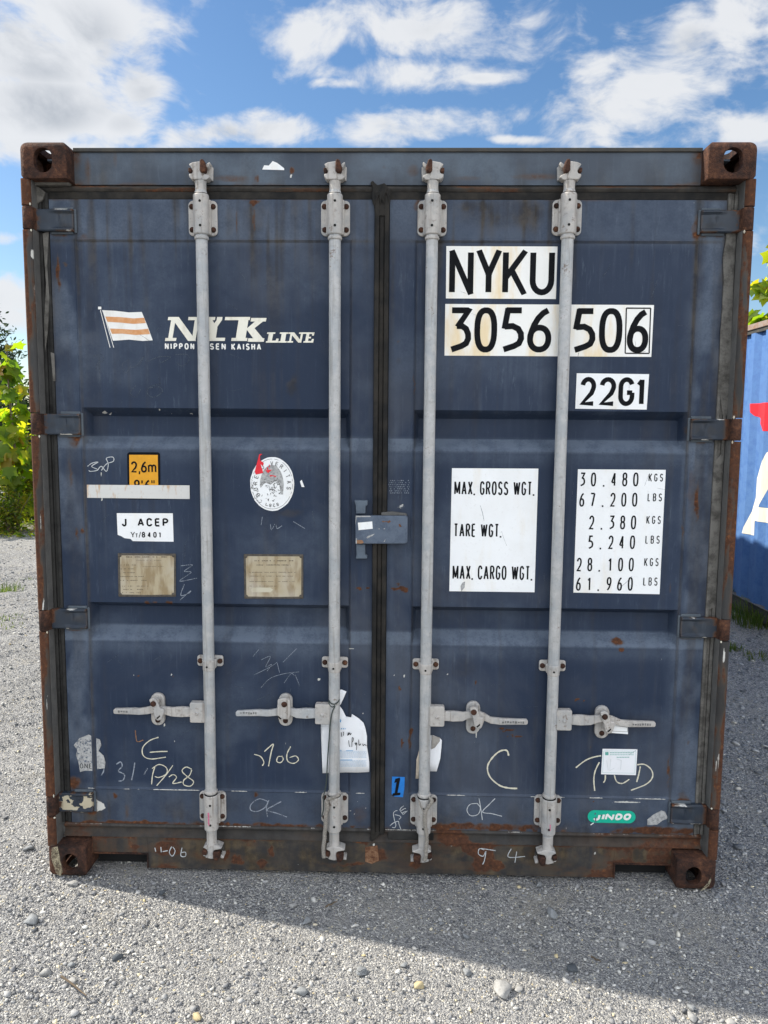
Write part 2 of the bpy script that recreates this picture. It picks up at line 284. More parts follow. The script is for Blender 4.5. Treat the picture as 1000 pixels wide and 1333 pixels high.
# ------------------------------------------------------------------ mesh helpers
def link(o, parent=None):
    COL.objects.link(o)
    if parent is not None:
        o.parent = parent
        if parent.type == 'EMPTY': pass
    return o
def tag(o, label=None, cat=None, group=None, kind=None):
    for k, v in (('label', label), ('category', cat), ('group', group), ('kind', kind)):
        if v: o[k] = v
    return o
def empty(name, loc, label, cat, group=None):
    o = bpy.data.objects.new(name, None); o.empty_display_size = .1; o.location = loc; COL.objects.link(o)
    return tag(o, label, cat, group)
ORG = (0., 0., 0.)
class MB:
    def __init__(s): s.v = []; s.f = []; s.mi = []
    def add(s, verts, faces, mi=0):
        o = len(s.v); s.v += [tuple(map(float, p)) for p in verts]; s.f += [tuple(i+o for i in f) for f in faces]; s.mi += [mi]*len(faces); return s
    def box(s, x0, x1, y0, y1, z0, z1, mi=0):
        x0, x1 = min(x0, x1), max(x0, x1)
        v = [(x, y, z) for z in (z0, z1) for y in (y0, y1) for x in (x0, x1)]
        return s.add(v, [(0, 2, 3, 1), (4, 5, 7, 6), (0, 1, 5, 4), (2, 6, 7, 3), (0, 4, 6, 2), (1, 3, 7, 5)], mi)
    def prism(s, pts, y0, y1, mi=0):                       # outline in x-z, from y0 (front) to y1
        a = sum(pts[i][0]*pts[(i+1) % len(pts)][1]-pts[(i+1) % len(pts)][0]*pts[i][1] for i in range(len(pts)))
        if a < 0: pts = pts[::-1]
        n = len(pts); v = [(x, y0, z) for x, z in pts]+[(x, y1, z) for x, z in pts]
        return s.add(v, [tuple(range(n)), tuple(range(2*n-1, n-1, -1))]+[(i, i+n, (i+1) % n+n, (i+1) % n) for i in range(n)], mi)
    def flat(s, pts, Y, mi=0):
        a = sum(pts[i][0]*pts[(i+1) % len(pts)][1]-pts[(i+1) % len(pts)][0]*pts[i][1] for i in range(len(pts)))
        if a < 0: pts = pts[::-1]
        return s.add([(x, Y, z) for x, z in pts], [tuple(range(len(pts)))], mi)
    def lathe(s, cx, cy, prof, n=20, axis='z', mi=0):       # prof: (h, r)
        v = []; 
        for h, r in prof:
            for i in range(n):
                a = 2*math.pi*i/n; c, d = r*math.cos(a), r*math.sin(a)
                v.append((cx+c, cy+d, h) if axis == 'z' else (cx+c, h, cy+d))
        f = []
        for k in range(len(prof)-1):
            for i in range(n):
                j = (i+1) % n; q = (k*n+i, k*n+j, (k+1)*n+j, (k+1)*n+i); f.append(q if axis == 'z' else q)
        f.append(tuple(range(n-1, -1, -1))); f.append(tuple(range((len(prof)-1)*n, len(prof)*n)))
        return s.add(v, f, mi)
    def tube(s, pts, r, n=8, mi=0):
        pts = [Vector(p) for p in pts]; rr = r if isinstance(r, (list, tuple)) else [r]*len(pts); v = []; f = []
        up = Vector((0.3, .1, 1)).normalized()
        for i, p in enumerate(pts):
            d = (pts[min(i+1, len(pts)-1)]-pts[max(i-1, 0)]).normalized()
            a = d.cross(up if abs(d.dot(up)) < .95 else Vector((1, 0, 0))).normalized(); b = d.cross(a)
            for k in range(n):
                t_ = 2*math.pi*k/n; v.append(p+a*math.cos(t_)*rr[i]+b*math.sin(t_)*rr[i])
        for i in range(len(pts)-1):
            for k in range(n): f.append((i*n+k, (i+1)*n+k, (i+1)*n+(k+1) % n, i*n+(k+1) % n))
        f.append(tuple(range(n))); f.append(tuple(range(len(pts)*n-1, (len(pts)-1)*n-1, -1)))
        return s.add(v, f, mi)
    def build(s, name, mats, parent=None, smooth=None, bevel=0., org=None, label=None, fix=True):
        org = ORG if org is None else org
        me = bpy.data.meshes.new(name); me.from_pydata([(x-org[0], y-org[1], z-org[2]) for x, y, z in s.v], [], s.f)
        mats = mats if isinstance(mats, (list, tuple)) else [mats]
        for q in mats: me.materials.append(q)
        if len(mats) > 1: me.polygons.foreach_set('material_index', s.mi)
        if fix:
            bm = bmesh.new(); bm.from_mesh(me); bmesh.ops.recalc_face_normals(bm, faces=bm.faces); bm.to_mesh(me); bm.free()
        if smooth:
            me.polygons.foreach_set('use_smooth', [True]*len(me.polygons)); me.set_sharp_from_angle(angle=R_(smooth))
        me.update()
        o = bpy.data.objects.new(name, me)
        if bevel:
            b = o.modifiers.new('bevel', 'BEVEL'); b.width = bevel; b.segments = 2; b.limit_method = 'ANGLE'; b.angle_limit = R_(40)
        link(o, parent)
        if label: o['label'] = label
        return o
def rrect(cx, cz, w_, h_, r, n=5):
    o = []
    for sx, sz, a0 in ((1, 1, 0), (-1, 1, 90), (-1, -1, 180), (1, -1, 270)):
        for k in range(n+1):
            a = R_(a0+90*k/n); o.append((cx+sx*(w_/2-r)+r*math.cos(a), cz+sz*(h_/2-r)+r*math.sin(a)))
    return o
def npmesh(name, V, F, mat, parent=None, smooth=False, mats=None):
    V = np.ascontiguousarray(V, np.float32); F = np.ascontiguousarray(F, np.int32); k = F.shape[1]
    me = bpy.data.meshes.new(name); me.vertices.add(len(V)); me.vertices.foreach_set('co', V.ravel())
    me.loops.add(F.size); me.loops.foreach_set('vertex_index', F.ravel())
    me.polygons.add(len(F)); me.polygons.foreach_set('loop_start', np.arange(0, F.size, k, dtype=np.int32))
    me.polygons.foreach_set('loop_total', np.full(len(F), k, np.int32))
    if smooth: me.polygons.foreach_set('use_smooth', np.ones(len(F), bool))
    me.update(calc_edges=True); me.validate()
    me.materials.append(mat); o = bpy.data.objects.new(name, me); return link(o, parent)

# value noise for wear maps
_H = RNG.random((256, 256))
def vnoise(x, y):
    xi = np.floor(x).astype(int); yi = np.floor(y).astype(int); fx = x-xi; fy = y-yi
    fx = fx*fx*(3-2*fx); fy = fy*fy*(3-2*fy); g = lambda a, b: _H[a % 256, b % 256]
    return (g(xi, yi)*(1-fx)+g(xi+1, yi)*fx)*(1-fy)+(g(xi, yi+1)*(1-fx)+g(xi+1, yi+1)*fx)*fy
def fbm(x, y, o=5, k=.55):
    s = 0; a = 1; n = 0
    for i in range(o): s = s+a*vnoise(x*2**i+17*i, y*2**i+31*i); n += a; a *= k
    return s/n
def sst(v, a, b): q = np.clip((v-a)/(b-a), 0, 1); return q*q*(3-2*q)

def lines(a, b, step, marks=()):
    xs = list(np.linspace(a, b, max(2, int((b-a)/step)+1)))
    mk = [q for q in marks if a < q < b]
    xs = [q for q in xs if all(abs(q-u) > step*.45 for u in mk) or q in (xs[0], xs[-1])]+mk
    return np.array(sorted(set(xs)))
def plate(name, xs, zs, yfun, wearfun, mat, parent, depth=.04, sharp=25):
    X, Z = np.meshgrid(xs, zs); nx, nz = len(xs), len(zs)
    Y = yfun(X, Z)*np.ones_like(X)
    V = np.stack([X, Y, Z], -1).reshape(-1, 3)
    I = np.arange(nx*nz).reshape(nz, nx)
    F = np.stack([I[:-1, :-1], I[:-1, 1:], I[1:, 1:], I[1:, :-1]], -1).reshape(-1, 4)
    # rim going back
    ring = np.concatenate([I[0, :], I[1:, -1], I[-1, -2::-1], I[-2:0:-1, 0]])
    B = V[ring].copy(); B[:, 1] = V[:, 1].min()+depth
    k = len(V); n = len(ring); j = np.arange(n)
    F2 = np.stack([ring[j], k+j, k+(j+1) % n, ring[(j+1) % n]], -1)
    o = npmesh(name, np.concatenate([V, B])-np.array(ORG), np.concatenate([F, F2]), mat, parent, True)
    me = o.data; me.set_sharp_from_angle(angle=R_(sharp))
    W = wearfun(X, Z).reshape(-1, 4); W = np.concatenate([W, W[ring]])
    at = me.color_attributes.new('wear', 'FLOAT_COLOR', 'POINT'); at.data.foreach_set('color', np.ascontiguousarray(np.clip(W, 0, 1), np.float32).ravel())
    return o
def spot(X, Z, s):                                          # (px, py, rx, ry, v) in photo pixels on the door plane
    px, py, rx, ry, v = s; x, z = P(px, py); r = .0026
    d = ((X-x)/(rx*r))**2+((Z-z)/(ry*r))**2
    return v*np.exp(-d*d)

# ------------------------------------------------------------------ stroke lettering
def arc(cx, cy, rx, ry, a0, a1, n=12): return [(cx+rx*math.cos(R_(a0+(a1-a0)*i/n)), cy+ry*math.sin(R_(a0+(a1-a0)*i/n))) for i in range(n+1)]
def sup(cx, cy, rx, ry, e=2.5, n=30):
    o = []
    for i in range(n+1):
        a = 2*math.pi*i/n; c, s = math.cos(a), math.sin(a)
        o.append((cx+rx*math.copysign(abs(c)**(2/e), c), cy+ry*math.copysign(abs(s)**(2/e), s)))
    return o
SIX = [(.95, 1), (.68, .93), (.42, .80), (.2, .62), (.05, .42), (0, .28)]
GL = {'0': (.6, [sup(.5, .5, .5, .5)]), '1': (.3, [[(1, 0), (1, 1)], [(-.35, .78), (1, .96)]]), 'i1': (.3, []),
 '2': (.6, [arc(.5, .72, .5, .28, 172, -25)+[(.8, .42), (0, 0), (1, 0)]]),
 '3': (.6, [[(0, 1), (1, 1)], [(1.09, 1.07), (.34, .575)], [(.3, .60), (.62, .60), (.86, .53), (.99, .40), (1, .28), (.88, .16), (.6, .09), (0, 0)]]),
 '4': (.6, [[(.74, 0), (.74, 1)], [(.74, 1), (0, .26)], [(0, .26), (1, .26)]]),
 '5': (.6, [[(1, 1), (.12, 1)], [(.22, 1.05), (.03, .53)], [(.04, .585), (.5, .60), (.82, .53), (.98, .41), (1, .28), (.88, .16), (.6, .09), (0, 0)]]),
 '6': (.6, [SIX, sup(.5, .28, .5, .28, 2.2)]), '9': (.6, [[(1-x, 1-y) for x, y in SIX], sup(.5, .72, .5, .28, 2.2)]),
 '7': (.6, [[(0, 1), (1, 1)], [(1, 1), (.4, 0)]]), '8': (.6, [sup(.5, .27, .5, .27, 2.2), sup(.5, .76, .44, .24, 2.2)]),
 'A': (.68, [[(0, 0), (.5, 1)], [(.5, 1), (1, 0)], [(.2, .3), (.8, .3)]]), 'B': (.6, [[(0, 0), (0, 1)], [(0, 1), (.55, 1)]+arc(.55, .765, .4, .235, 90, -90)+[(0, .53)], [(0, .53)]+arc(.58, .265, .42, .265, 90, -90)+[(0, 0)]]),
 'C': (.62, [arc(.5, .68, .5, .32, 15, 180)+arc(.5, .32, .5, .32, 180, 345)]), 'D': (.64, [[(0, 0), (0, 1)], [(0, 1), (.4, 1)]+arc(.4, .5, .6, .5, 90, -90)+[(0, 0)]]),
 'E': (.56, [[(0, 0), (0, 1)], [(0, 1), (1, 1)], [(0, .52), (.9, .52)], [(0, 0), (1, 0)]]), 'F': (.55, [[(0, 0), (0, 1)], [(0, 1), (1, 1)], [(0, .52), (.85, .52)]]),
 'G': (.62, [arc(.5, .70, .5, .30, 20, 180)+arc(.5, .30, .5, .30, 180, 360)+[(1, .46)], [(1, .46), (.55, .46)]]), 'H': (.62, [[(0, 0), (0, 1)], [(1, 0), (1, 1)], [(0, .52), (1, .52)]]),
 'I': (.0, [[(.5, 0), (.5, 1)]]), 'J': (.48, [[(1, 1), (1, .28)]+arc(.5, .28, .5, .28, 0, -180)]), 'K': (.62, [[(0, 0), (0, 1)], [(1.06, 1.05), (-.02, .34)], [(.28, .60), (1.05, -.06)]]),
 'L': (.52, [[(0, 1), (0, 0)], [(0, 0), (1, 0)]]), 'M': (.8, [[(0, 0), (0, 1)], [(0, 1), (.5, .1)], [(.5, .1), (1, 1)], [(1, 1), (1, 0)]]),
 'N': (.62, [[(0, 0), (0, 1)], [(-.04, 1.06), (1.04, -.06)], [(1, 0), (1, 1)]]), 'O': (.66, [sup(.5, .5, .5, .5, 2.3)]), 'P': (.6, [[(0, 0), (0, 1)], [(0, 1), (.5, 1)]+arc(.5, .74, .5, .26, 90, -90)+[(0, .48)]]),
 'R': (.62, [[(0, 0), (0, 1)], [(0, 1), (.5, 1)]+arc(.5, .75, .48, .25, 90, -90)+[(0, .5)], [(.5, .5), (1, 0)]]),
 'S': (.6, [arc(.5, .75, .47, .25, 25, 265, 14)+arc(.5, .25, .5, .25, 85, -160, 14)]), 'T': (.6, [[(.5, 0), (.5, 1)], [(0, 1), (1, 1)]]),
 'U': (.62, [[(0, 1), (0, .3)]+arc(.5, .3, .5, .3, 180, 360)+[(1, 1)]]), 'V': (.64, [[(0, 1), (.5, 0)], [(.5, 0), (1, 1)]]), 'W': (.9, [[(0, 1), (.25, 0)], [(.25, 0), (.5, .95)], [(.5, .95), (.75, 0)], [(.75, 0), (1, 1)]]),
 'X': (.62, [[(0, 0), (1, 1)], [(0, 1), (1, 0)]]), 'Y': (.66, [[(-.05, 1.06), (.54, .41)], [(1.05, 1.06), (.46, .41)], [(.5, .5), (.5, 0)]]),
 '.': (.0, [[(.5, -.02), (.5, .10)]]), ',': (.0, [[(.6, .12), (.4, -.14)]]), "'": (.0, [[(.5, .72), (.5, 1)]]), '"': (.2, [[(0, .72), (0, 1)], [(1, .72), (1, 1)]]), '/': (.3, [[(0, 0), (1, 1)]]),
 'm': (.78, [[(0, 0), (0, .68)], [(0, .5)]+arc(.25, .48, .25, .2, 180, 0, 8)+[(.5, 0)], [(.5, .5)]+arc(.75, .48, .25, .2, 180, 0, 8)+[(1, 0)]]),
 't': (.4, [[(.4, .72), (.4, 0)], [(0, .62), (1, .62)]]), 'r': (.4, [[(0, 0), (0, .7)], [(0, .45), (.4, .66), (1, .68)]]), ' ': (.35, []), '-': (.4, [[(0, .42), (1, .42)]])}
_lay = [0]
def ribbon(mb, pts, wd, Y, lo=None, hi=None, closed=False):
    if len(pts) > 2 and math.dist(pts[0], pts[-1]) < 1e-7: closed = True; pts = pts[:-1]
    pts = [p for i, p in enumerate(pts) if i == 0 or math.dist(p, pts[i-1]) > 1e-6]
    n = len(pts); L = []; Rr = []
    if n < 2: return
    for i in range(n):
        a = pts[i-1] if (i > 0 or closed) else pts[i]; b = pts[(i+1) % n] if (i < n-1 or closed) else pts[i]; p = pts[i]
        def nrm(q, r): d = (r[0]-q[0], r[1]-q[1]); l = math.hypot(*d) or 1; return (-d[1]/l, d[0]/l)
        n1 = nrm(a, p) if a is not p else nrm(p, b); n2 = nrm(p, b) if b is not p else n1
        mx, my = n1[0]+n2[0], n1[1]+n2[1]; l2 = mx*mx+my*my
        if l2 < .3: mx, my = n1; k = 1.
        else: k = 2/l2; 
        ww = wd[i] if isinstance(wd, list) else wd
        k = min(k, 1.6); ox, oy = mx*k*ww/2, my*k*ww/2
        L.append((p[0]+ox, p[1]+oy)); Rr.append((p[0]-ox, p[1]-oy))
    def cl(q): return (q[0], min(max(q[1], lo), hi)) if lo is not None else q
    _lay[0] = (_lay[0]+1) % 9; yy_ = Y-_lay[0]*.00004
    v = [(q[0], yy_, q[1]) for q in map(cl, L)]+[(q[0], yy_, q[1]) for q in map(cl, Rr)]
    f = [(n+i, n+(i+1) % n, (i+1) % n, i) for i in range(n if closed else n-1)]
    mb.add(v, f)
def text(mb, s, x0, x1, z0, z1, Y, sw, slant=0., gap=None, xend=True):
    h = z1-z0; gap = gap if gap is not None else .16
    ws = [max(GL[c][0], sw/h)+(0 if GL[c][0] else .02) for c in s]; tot = sum(ws)+gap*(len(s)-1); k = (x1-x0)/tot; x = x0
    for c, wv in zip(s, ws):
        gw = wv*k
        for st in GL[c][1]:
            pts = [(x+sw/2+px*max(0, gw-sw), z0+sw/2+py*(h-sw)) for px, py in st]
            if c in '.,': pts = [(x+gw/2+(px-.5)*sw, z0+sw*.0+py*h) for px, py in st]
            tmp = MB(); ribbon(tmp, pts, sw, Y, z0-(.2*h if c in ',.' else 0), z1)
            mb.add([(a+slant*(b_-z0), yv, b_) for a, yv, b_ in tmp.v], tmp.f)
        x += gw+gap*k
def ptext(mb, s, box, Y, sw, slant=0., gap=None):
    x0, y0, x1, y1 = box; xm, ym = (x0+x1)/2, (y0+y1)/2
    text(mb, s, P(x0, ym, Y)[0], P(x1, ym, Y)[0], P(xm, y1, Y)[1], P(xm, y0, Y)[1], Y, sw, slant, gap)
def pp(pts, Y=.06): return [P(a, b, Y) for a, b in pts]
def zp(pts, ox, oy, s): return [(ox+a/s, oy+b/s) for a, b in pts]
def smoothline(pts, n=5):
    if len(pts) < 3: return pts
    o = []; q = [pts[0]]+list(pts)+[pts[-1]]
    for i in range(1, len(q)-2):
        p0, p1, p2, p3 = map(np.array, q[i-1:i+3])
        for k in range(n):
            u = k/n; o.append(tuple(.5*((2*p1)+(p2-p0)*u+(2*p0-5*p1+4*p2-p3)*u*u+(3*p1-p0-3*p2+p3)*u**3)))
    return o+[tuple(pts[-1])]
# ================================================================== GROUND
def gheight(x, y):
    h = (fbm(x*1.1, y*1.1, 5)-.5)*.030+(fbm(x*9, y*9, 3)-.5)*.010
    left = sst(-x, 1.35, 2.0)*sst(y, -.4, .8)
    a_ = x*.83+y*.55; b_ = -x*.55+y*.83
    h = h+left*((fbm(a_*1.8+3, b_*7.5, 4)-.5)*.085+(fbm(a_*9, b_*24, 3)-.5)*.016)
    right = sst(x, 1.35, 1.8)*sst(y, .2, 1.0)
    h = h+right*((fbm(x*5, y*5, 4)-.5)*.035)
    near = np.clip(1-np.hypot(np.maximum(np.abs(x)-1.25, 0), np.maximum(-y, 0))*2.2, 0, 1)
    return h*(1-near*.75)-.004
def glines(lo, hi, a, b, fine):
    o = list(np.arange(a, b+1e-6, fine)); s = fine; q = a
    while q > lo: s *= 1.25; q -= s; o.append(max(q, lo))
    s = fine; q = b
    while q < hi: s *= 1.25; q += s; o.append(min(q, hi))
    return np.array(sorted(set(o)))
xs = glines(-300, 300, -4.6, 3.4, .02); ys = glines(-300, 400, -1.1, 6.0, .02)
X, Y = np.meshgrid(xs, ys); I = np.arange(X.size).reshape(X.shape)
Z = gheight(X, Y)
ground = npmesh('gravel_ground', np.stack([X, Y, Z], -1).reshape(-1, 3), np.stack([I[:-1, :-1], I[:-1, 1:], I[1:, 1:], I[1:, :-1]], -1).reshape(-1, 4), GRAVEL, None, True)
tag(ground, kind='structure')

def ico(sub):
    bm = bmesh.new(); bmesh.ops.create_icosphere(bm, subdivisions=sub, radius=1); 
    v = np.array([q.co[:] for q in bm.verts]); f = np.array([[q.index for q in p.verts] for p in bm.faces]); bm.free(); return v, f
ICO1, ICO2 = ico(1), ico(2)
def rock_variants(base, k, jit):
    v, f = base; o = []
    for i in range(k):
        q = v*(1+RNG.normal(0, jit, (len(v), 1)))
        for c_ in range(9):                                       # chip flat facets
            d = RNG.normal(0, 1, 3); d /= np.linalg.norm(d); s_ = q@d; lim = RNG.uniform(.32, .72)
            q = q-np.outer(np.maximum(s_-lim, 0), d)
        o.append(q)
    return o, f
def rotm(n):
    q = RNG.normal(0, 1, (n, 4)); q /= np.linalg.norm(q, axis=1)[:, None]; w_, x, y, z = q.T
    return np.stack([1-2*(y*y+z*z), 2*(x*y-z*w_), 2*(x*z+y*w_), 2*(x*y+z*w_), 1-2*(x*x+z*z), 2*(y*z-x*w_), 2*(x*z-y*w_), 2*(y*z+x*w_), 1-2*(x*x+y*y)], -1).reshape(n, 3, 3)
def scatter(name, pos, rad, mat, base=ICO1, flat=.62, sink=.25):
    var, f = rock_variants(base, 24, .16); n = len(pos); V = []; F = []; nv = len(var[0])
    pick = RNG.integers(0, 24, n); M = rotm(n); A = np.stack(var)[pick]
    S = np.stack([RNG.uniform(.75, 1.35, n), RNG.uniform(.65, 1.1, n), RNG.uniform(.45, .9, n)], -1)
    A = A*S[:, None, :]; A = np.einsum('nij,nkj->nki', M, A); A[:, :, 2] *= flat
    A = A*rad[:, None, None]; A[:, :, 2] += (rad*(flat*.75-sink))[:, None]
    A += pos[:, None, :]
    FF = (f[None]+(np.arange(n)*nv)[:, None, None]).reshape(-1, 3)
    return npmesh(name, A.reshape(-1, 3), FF, mat)
def zone(n, x0, x1, y0, y1, r0, r1, p=2.2):
    x = RNG.uniform(x0, x1, n); y = RNG.uniform(y0, y1, n); r = r0+(r1-r0)*RNG.random(n)**p
    keep = ~((np.abs(x) < 1.22) & (y > .02) & (y < 6.1)) | ((np.abs(x) < 1.0) & (y < .5) & (y > .1))
    x, y, r = x[keep], y[keep], r[keep]
    return np.stack([x, y, gheight(x, y)], -1), r
def multi(zs): a = [zone(*q) for q in zs]; return np.concatenate([q[0] for q in a]), np.concatenate([q[1] for q in a])
p_, r_ = multi([(80000, -1.9, 1.9, -.95, .25, .0014, .0045), (6500, -1.9, 1.9, -.95, .3, .004, .010), (3000, -1.9, 1.9, -.95, .2, .006, .013), (900, -1.9, 1.9, -.95, .2, .008, .016), (160, -1.9, 1.9, -.95, .2, .012, .021),
                (34000, -3.6, -1.18, -.3, 3.0, .0025, .009), (9000, -6.5, -1.18, 3.0, 9.5, .006, .020), (1400, -5, -1.25, -.1, 6, .010, .024)])
tag(scatter('loose_gravel', p_, r_, PEBBLE), kind='stuff')
p_, r_ = multi([(20000, 1.2, 2.6, -.3, 3.0, .0035, .012), (5000, 1.25, 3.3, 2.5, 9, .008, .022), (1700, 1.25, 3.1, .2, 6, .012, .028, 1.4)])
tag(scatter('loose_slate_chips', p_, r_, SLATE, flat=.5), kind='stuff')

# single stones one can point to: photo pixel, width px, kind, label
STONES = [(655, 1282, 26, 'pale', 'largest pale stone in the sunlit gravel just below the edge of the shadow'),
 (607, 1261, 13, 'grey', 'narrow upright grey stone on the shadow edge, left of the largest pale stone'),
 (676, 1283, 11, 'pale', 'small pale stone touching the right side of the largest pale stone'),
 (547, 1279, 16, 'tan', 'yellowish tan stone in sunlit gravel below the third locking bar'),
 (526, 1254, 12, 'grey', 'small grey stone on the sunlit side of the shadow edge under the door gap'),
 (812, 1226, 13, 'pale', 'pale squarish stone alone in the shaded gravel before the right fork pocket'),
 (719, 1184, 18, 'grey', 'flat wide grey stone in shade below the fourth locking bar'),
 (606, 1216, 12, 'grey', 'grey stone in shade beside a smaller one, below the third locking bar'),
 (745, 1256, 15, 'dark', 'dark brownish stone in the shade near the shadow edge, right of the largest pale stone'),
 (900, 1308, 12, 'grey', 'grey stone on the shadow edge at the lower right of the gravel'),
 (900, 1319, 15, 'pale', 'flat pale stone in the sun just below a grey one at the lower right'),
 (41, 1195, 18, 'grey', 'big grey stone in the sun at the far left, left of the rusty bottom corner'),
 (59, 1261, 14, 'pale', 'upright pale grey stone in the sun at the lower left'),
 (93, 1274, 12, 'pale', 'pale stone in the sun at lower left, below a grey one of its size'),
 (93, 1254, 10, 'grey', 'grey stone in the sun at lower left, above a pale one of its size'),
 (154, 1242, 14, 'dark', 'dark angular stone in a small hollow of the sunlit gravel below the left fork pocket'),
 (382, 1175, 12, 'pale', 'pale stone in the shade below the paper tied to the second locking bar'),
 (398, 1196, 15, 'grey', 'pointed bluish stone in the shade, nearest the shadow edge left of centre'),
 (470, 1261, 18, 'grey', 'big bluish grey stone in sunlit gravel below the centre gasket'),
 (392, 1286, 16, 'grey', 'grey stone among yellowish grit in the sunlit gravel left of centre'),
 (257, 1321, 13, 'tan', 'yellow tan stone at the bottom edge of the photo, left of centre'),
 (210, 1161, 11, 'dark', 'dark stone at the shadow edge right of the left fork pocket'),
 (95, 1148, 14, 'pale', 'pale flat stone against the foot of the left rusty corner casting'),
 (37, 1103, 12, 'grey', 'grey stone in the sun left of the left rusty corner casting'),
 (915, 1164, 8, 'pale', 'tiny white stone at the foot of the right rusty corner casting'),
 (700, 1148, 11, 'grey', 'grey stone close under the sill below the fourth locking bar'),
 (575, 1199, 8, 'grey', 'small grey stone in shade below the string on the third locking bar'),
 (952, 1327, 13, 'pale', 'pale stone at the bottom right corner of the photo')]
def hull_rock(seed):
    rg = np.random.default_rng(seed); bm = bmesh.new()
    q = rg.normal(0, 1, (15, 3)); q /= np.linalg.norm(q, axis=1)[:, None]
    for p in q*rg.uniform(.8, 1.1, (15, 1)): bm.verts.new(p)
    r = bmesh.ops.convex_hull(bm, input=bm.verts); bmesh.ops.delete(bm, geom=[e for e in r['geom_interior'] if isinstance(e, bmesh.types.BMVert)], context='VERTS')
    bmesh.ops.bevel(bm, geom=bm.edges[:], offset=.05, segments=1, affect='EDGES'); bmesh.ops.triangulate(bm, faces=bm.faces)
    bm.verts.index_update(); v = np.array([p.co[:] for p in bm.verts]); f = np.array([[p.index for p in k.verts] for k in bm.faces]); bm.free(); return v, f
for i, (px, py, wpx, kd, lb) in enumerate(STONES):
    x, y = G(px, py+wpx*.25); dist = math.dist((x, y, 0), CAM_C); r = wpx/CAM_F*dist/2
    rg = random.Random(i); v, f_ = hull_rock(100+i); v = v*np.array([rg.uniform(.95, 1.15), rg.uniform(.7, 1.0), rg.uniform(.42, .62)])
    a = rg.uniform(0, 6.28); v = v@np.array([[math.cos(a), -math.sin(a), 0], [math.sin(a), math.cos(a), 0], [0, 0, 1]]).T*r
    o = npmesh('stone', v, f_, STONEM[kd]); o.location = (x, y, float(gheight(np.array(x), np.array(y)))+r*.33)
    tag(o, lb, 'stone', 'larger stones lying on the gravel')

for i, (pa, pb, lb) in enumerate([((80, 1275), (113, 1300), 'thin bare twig lying on the sunlit gravel at the lower left'), ((424, 1184), (439, 1178), 'short brown stick in the shaded gravel under the second locking bar'), ((770, 1250), (782, 1256), 'short straw lying in the shade right of the dark brownish stone')]):
    a = Vector((*G(*pa), .010)); b = Vector((*G(*pb), .010)); q = [a+(b-a)*k/4+Vector((0, random.uniform(-.003, .003), random.uniform(0, .004))) for k in range(5)]
    o = MB().tube([p-a for p in q], [.0035, .003, .003, .0025, .0015], 6).build('twig', BARK, None, smooth=60); o.location = a; tag(o, lb, 'twig')
# ================================================================== THE CONTAINER
ORG = (0., 3.03, 0.)
box = empty('shipping_container', ORG, 'dark navy blue shipping container with rusty corners and closed doors facing the viewer', 'container')
HW, LEN, HT = 1.219, 6.058, 2.591
PX = .062                                                    # door panel face; PF is the door frame face
PF = .060
def zero(X, Z): return np.zeros(X.shape+(4,))

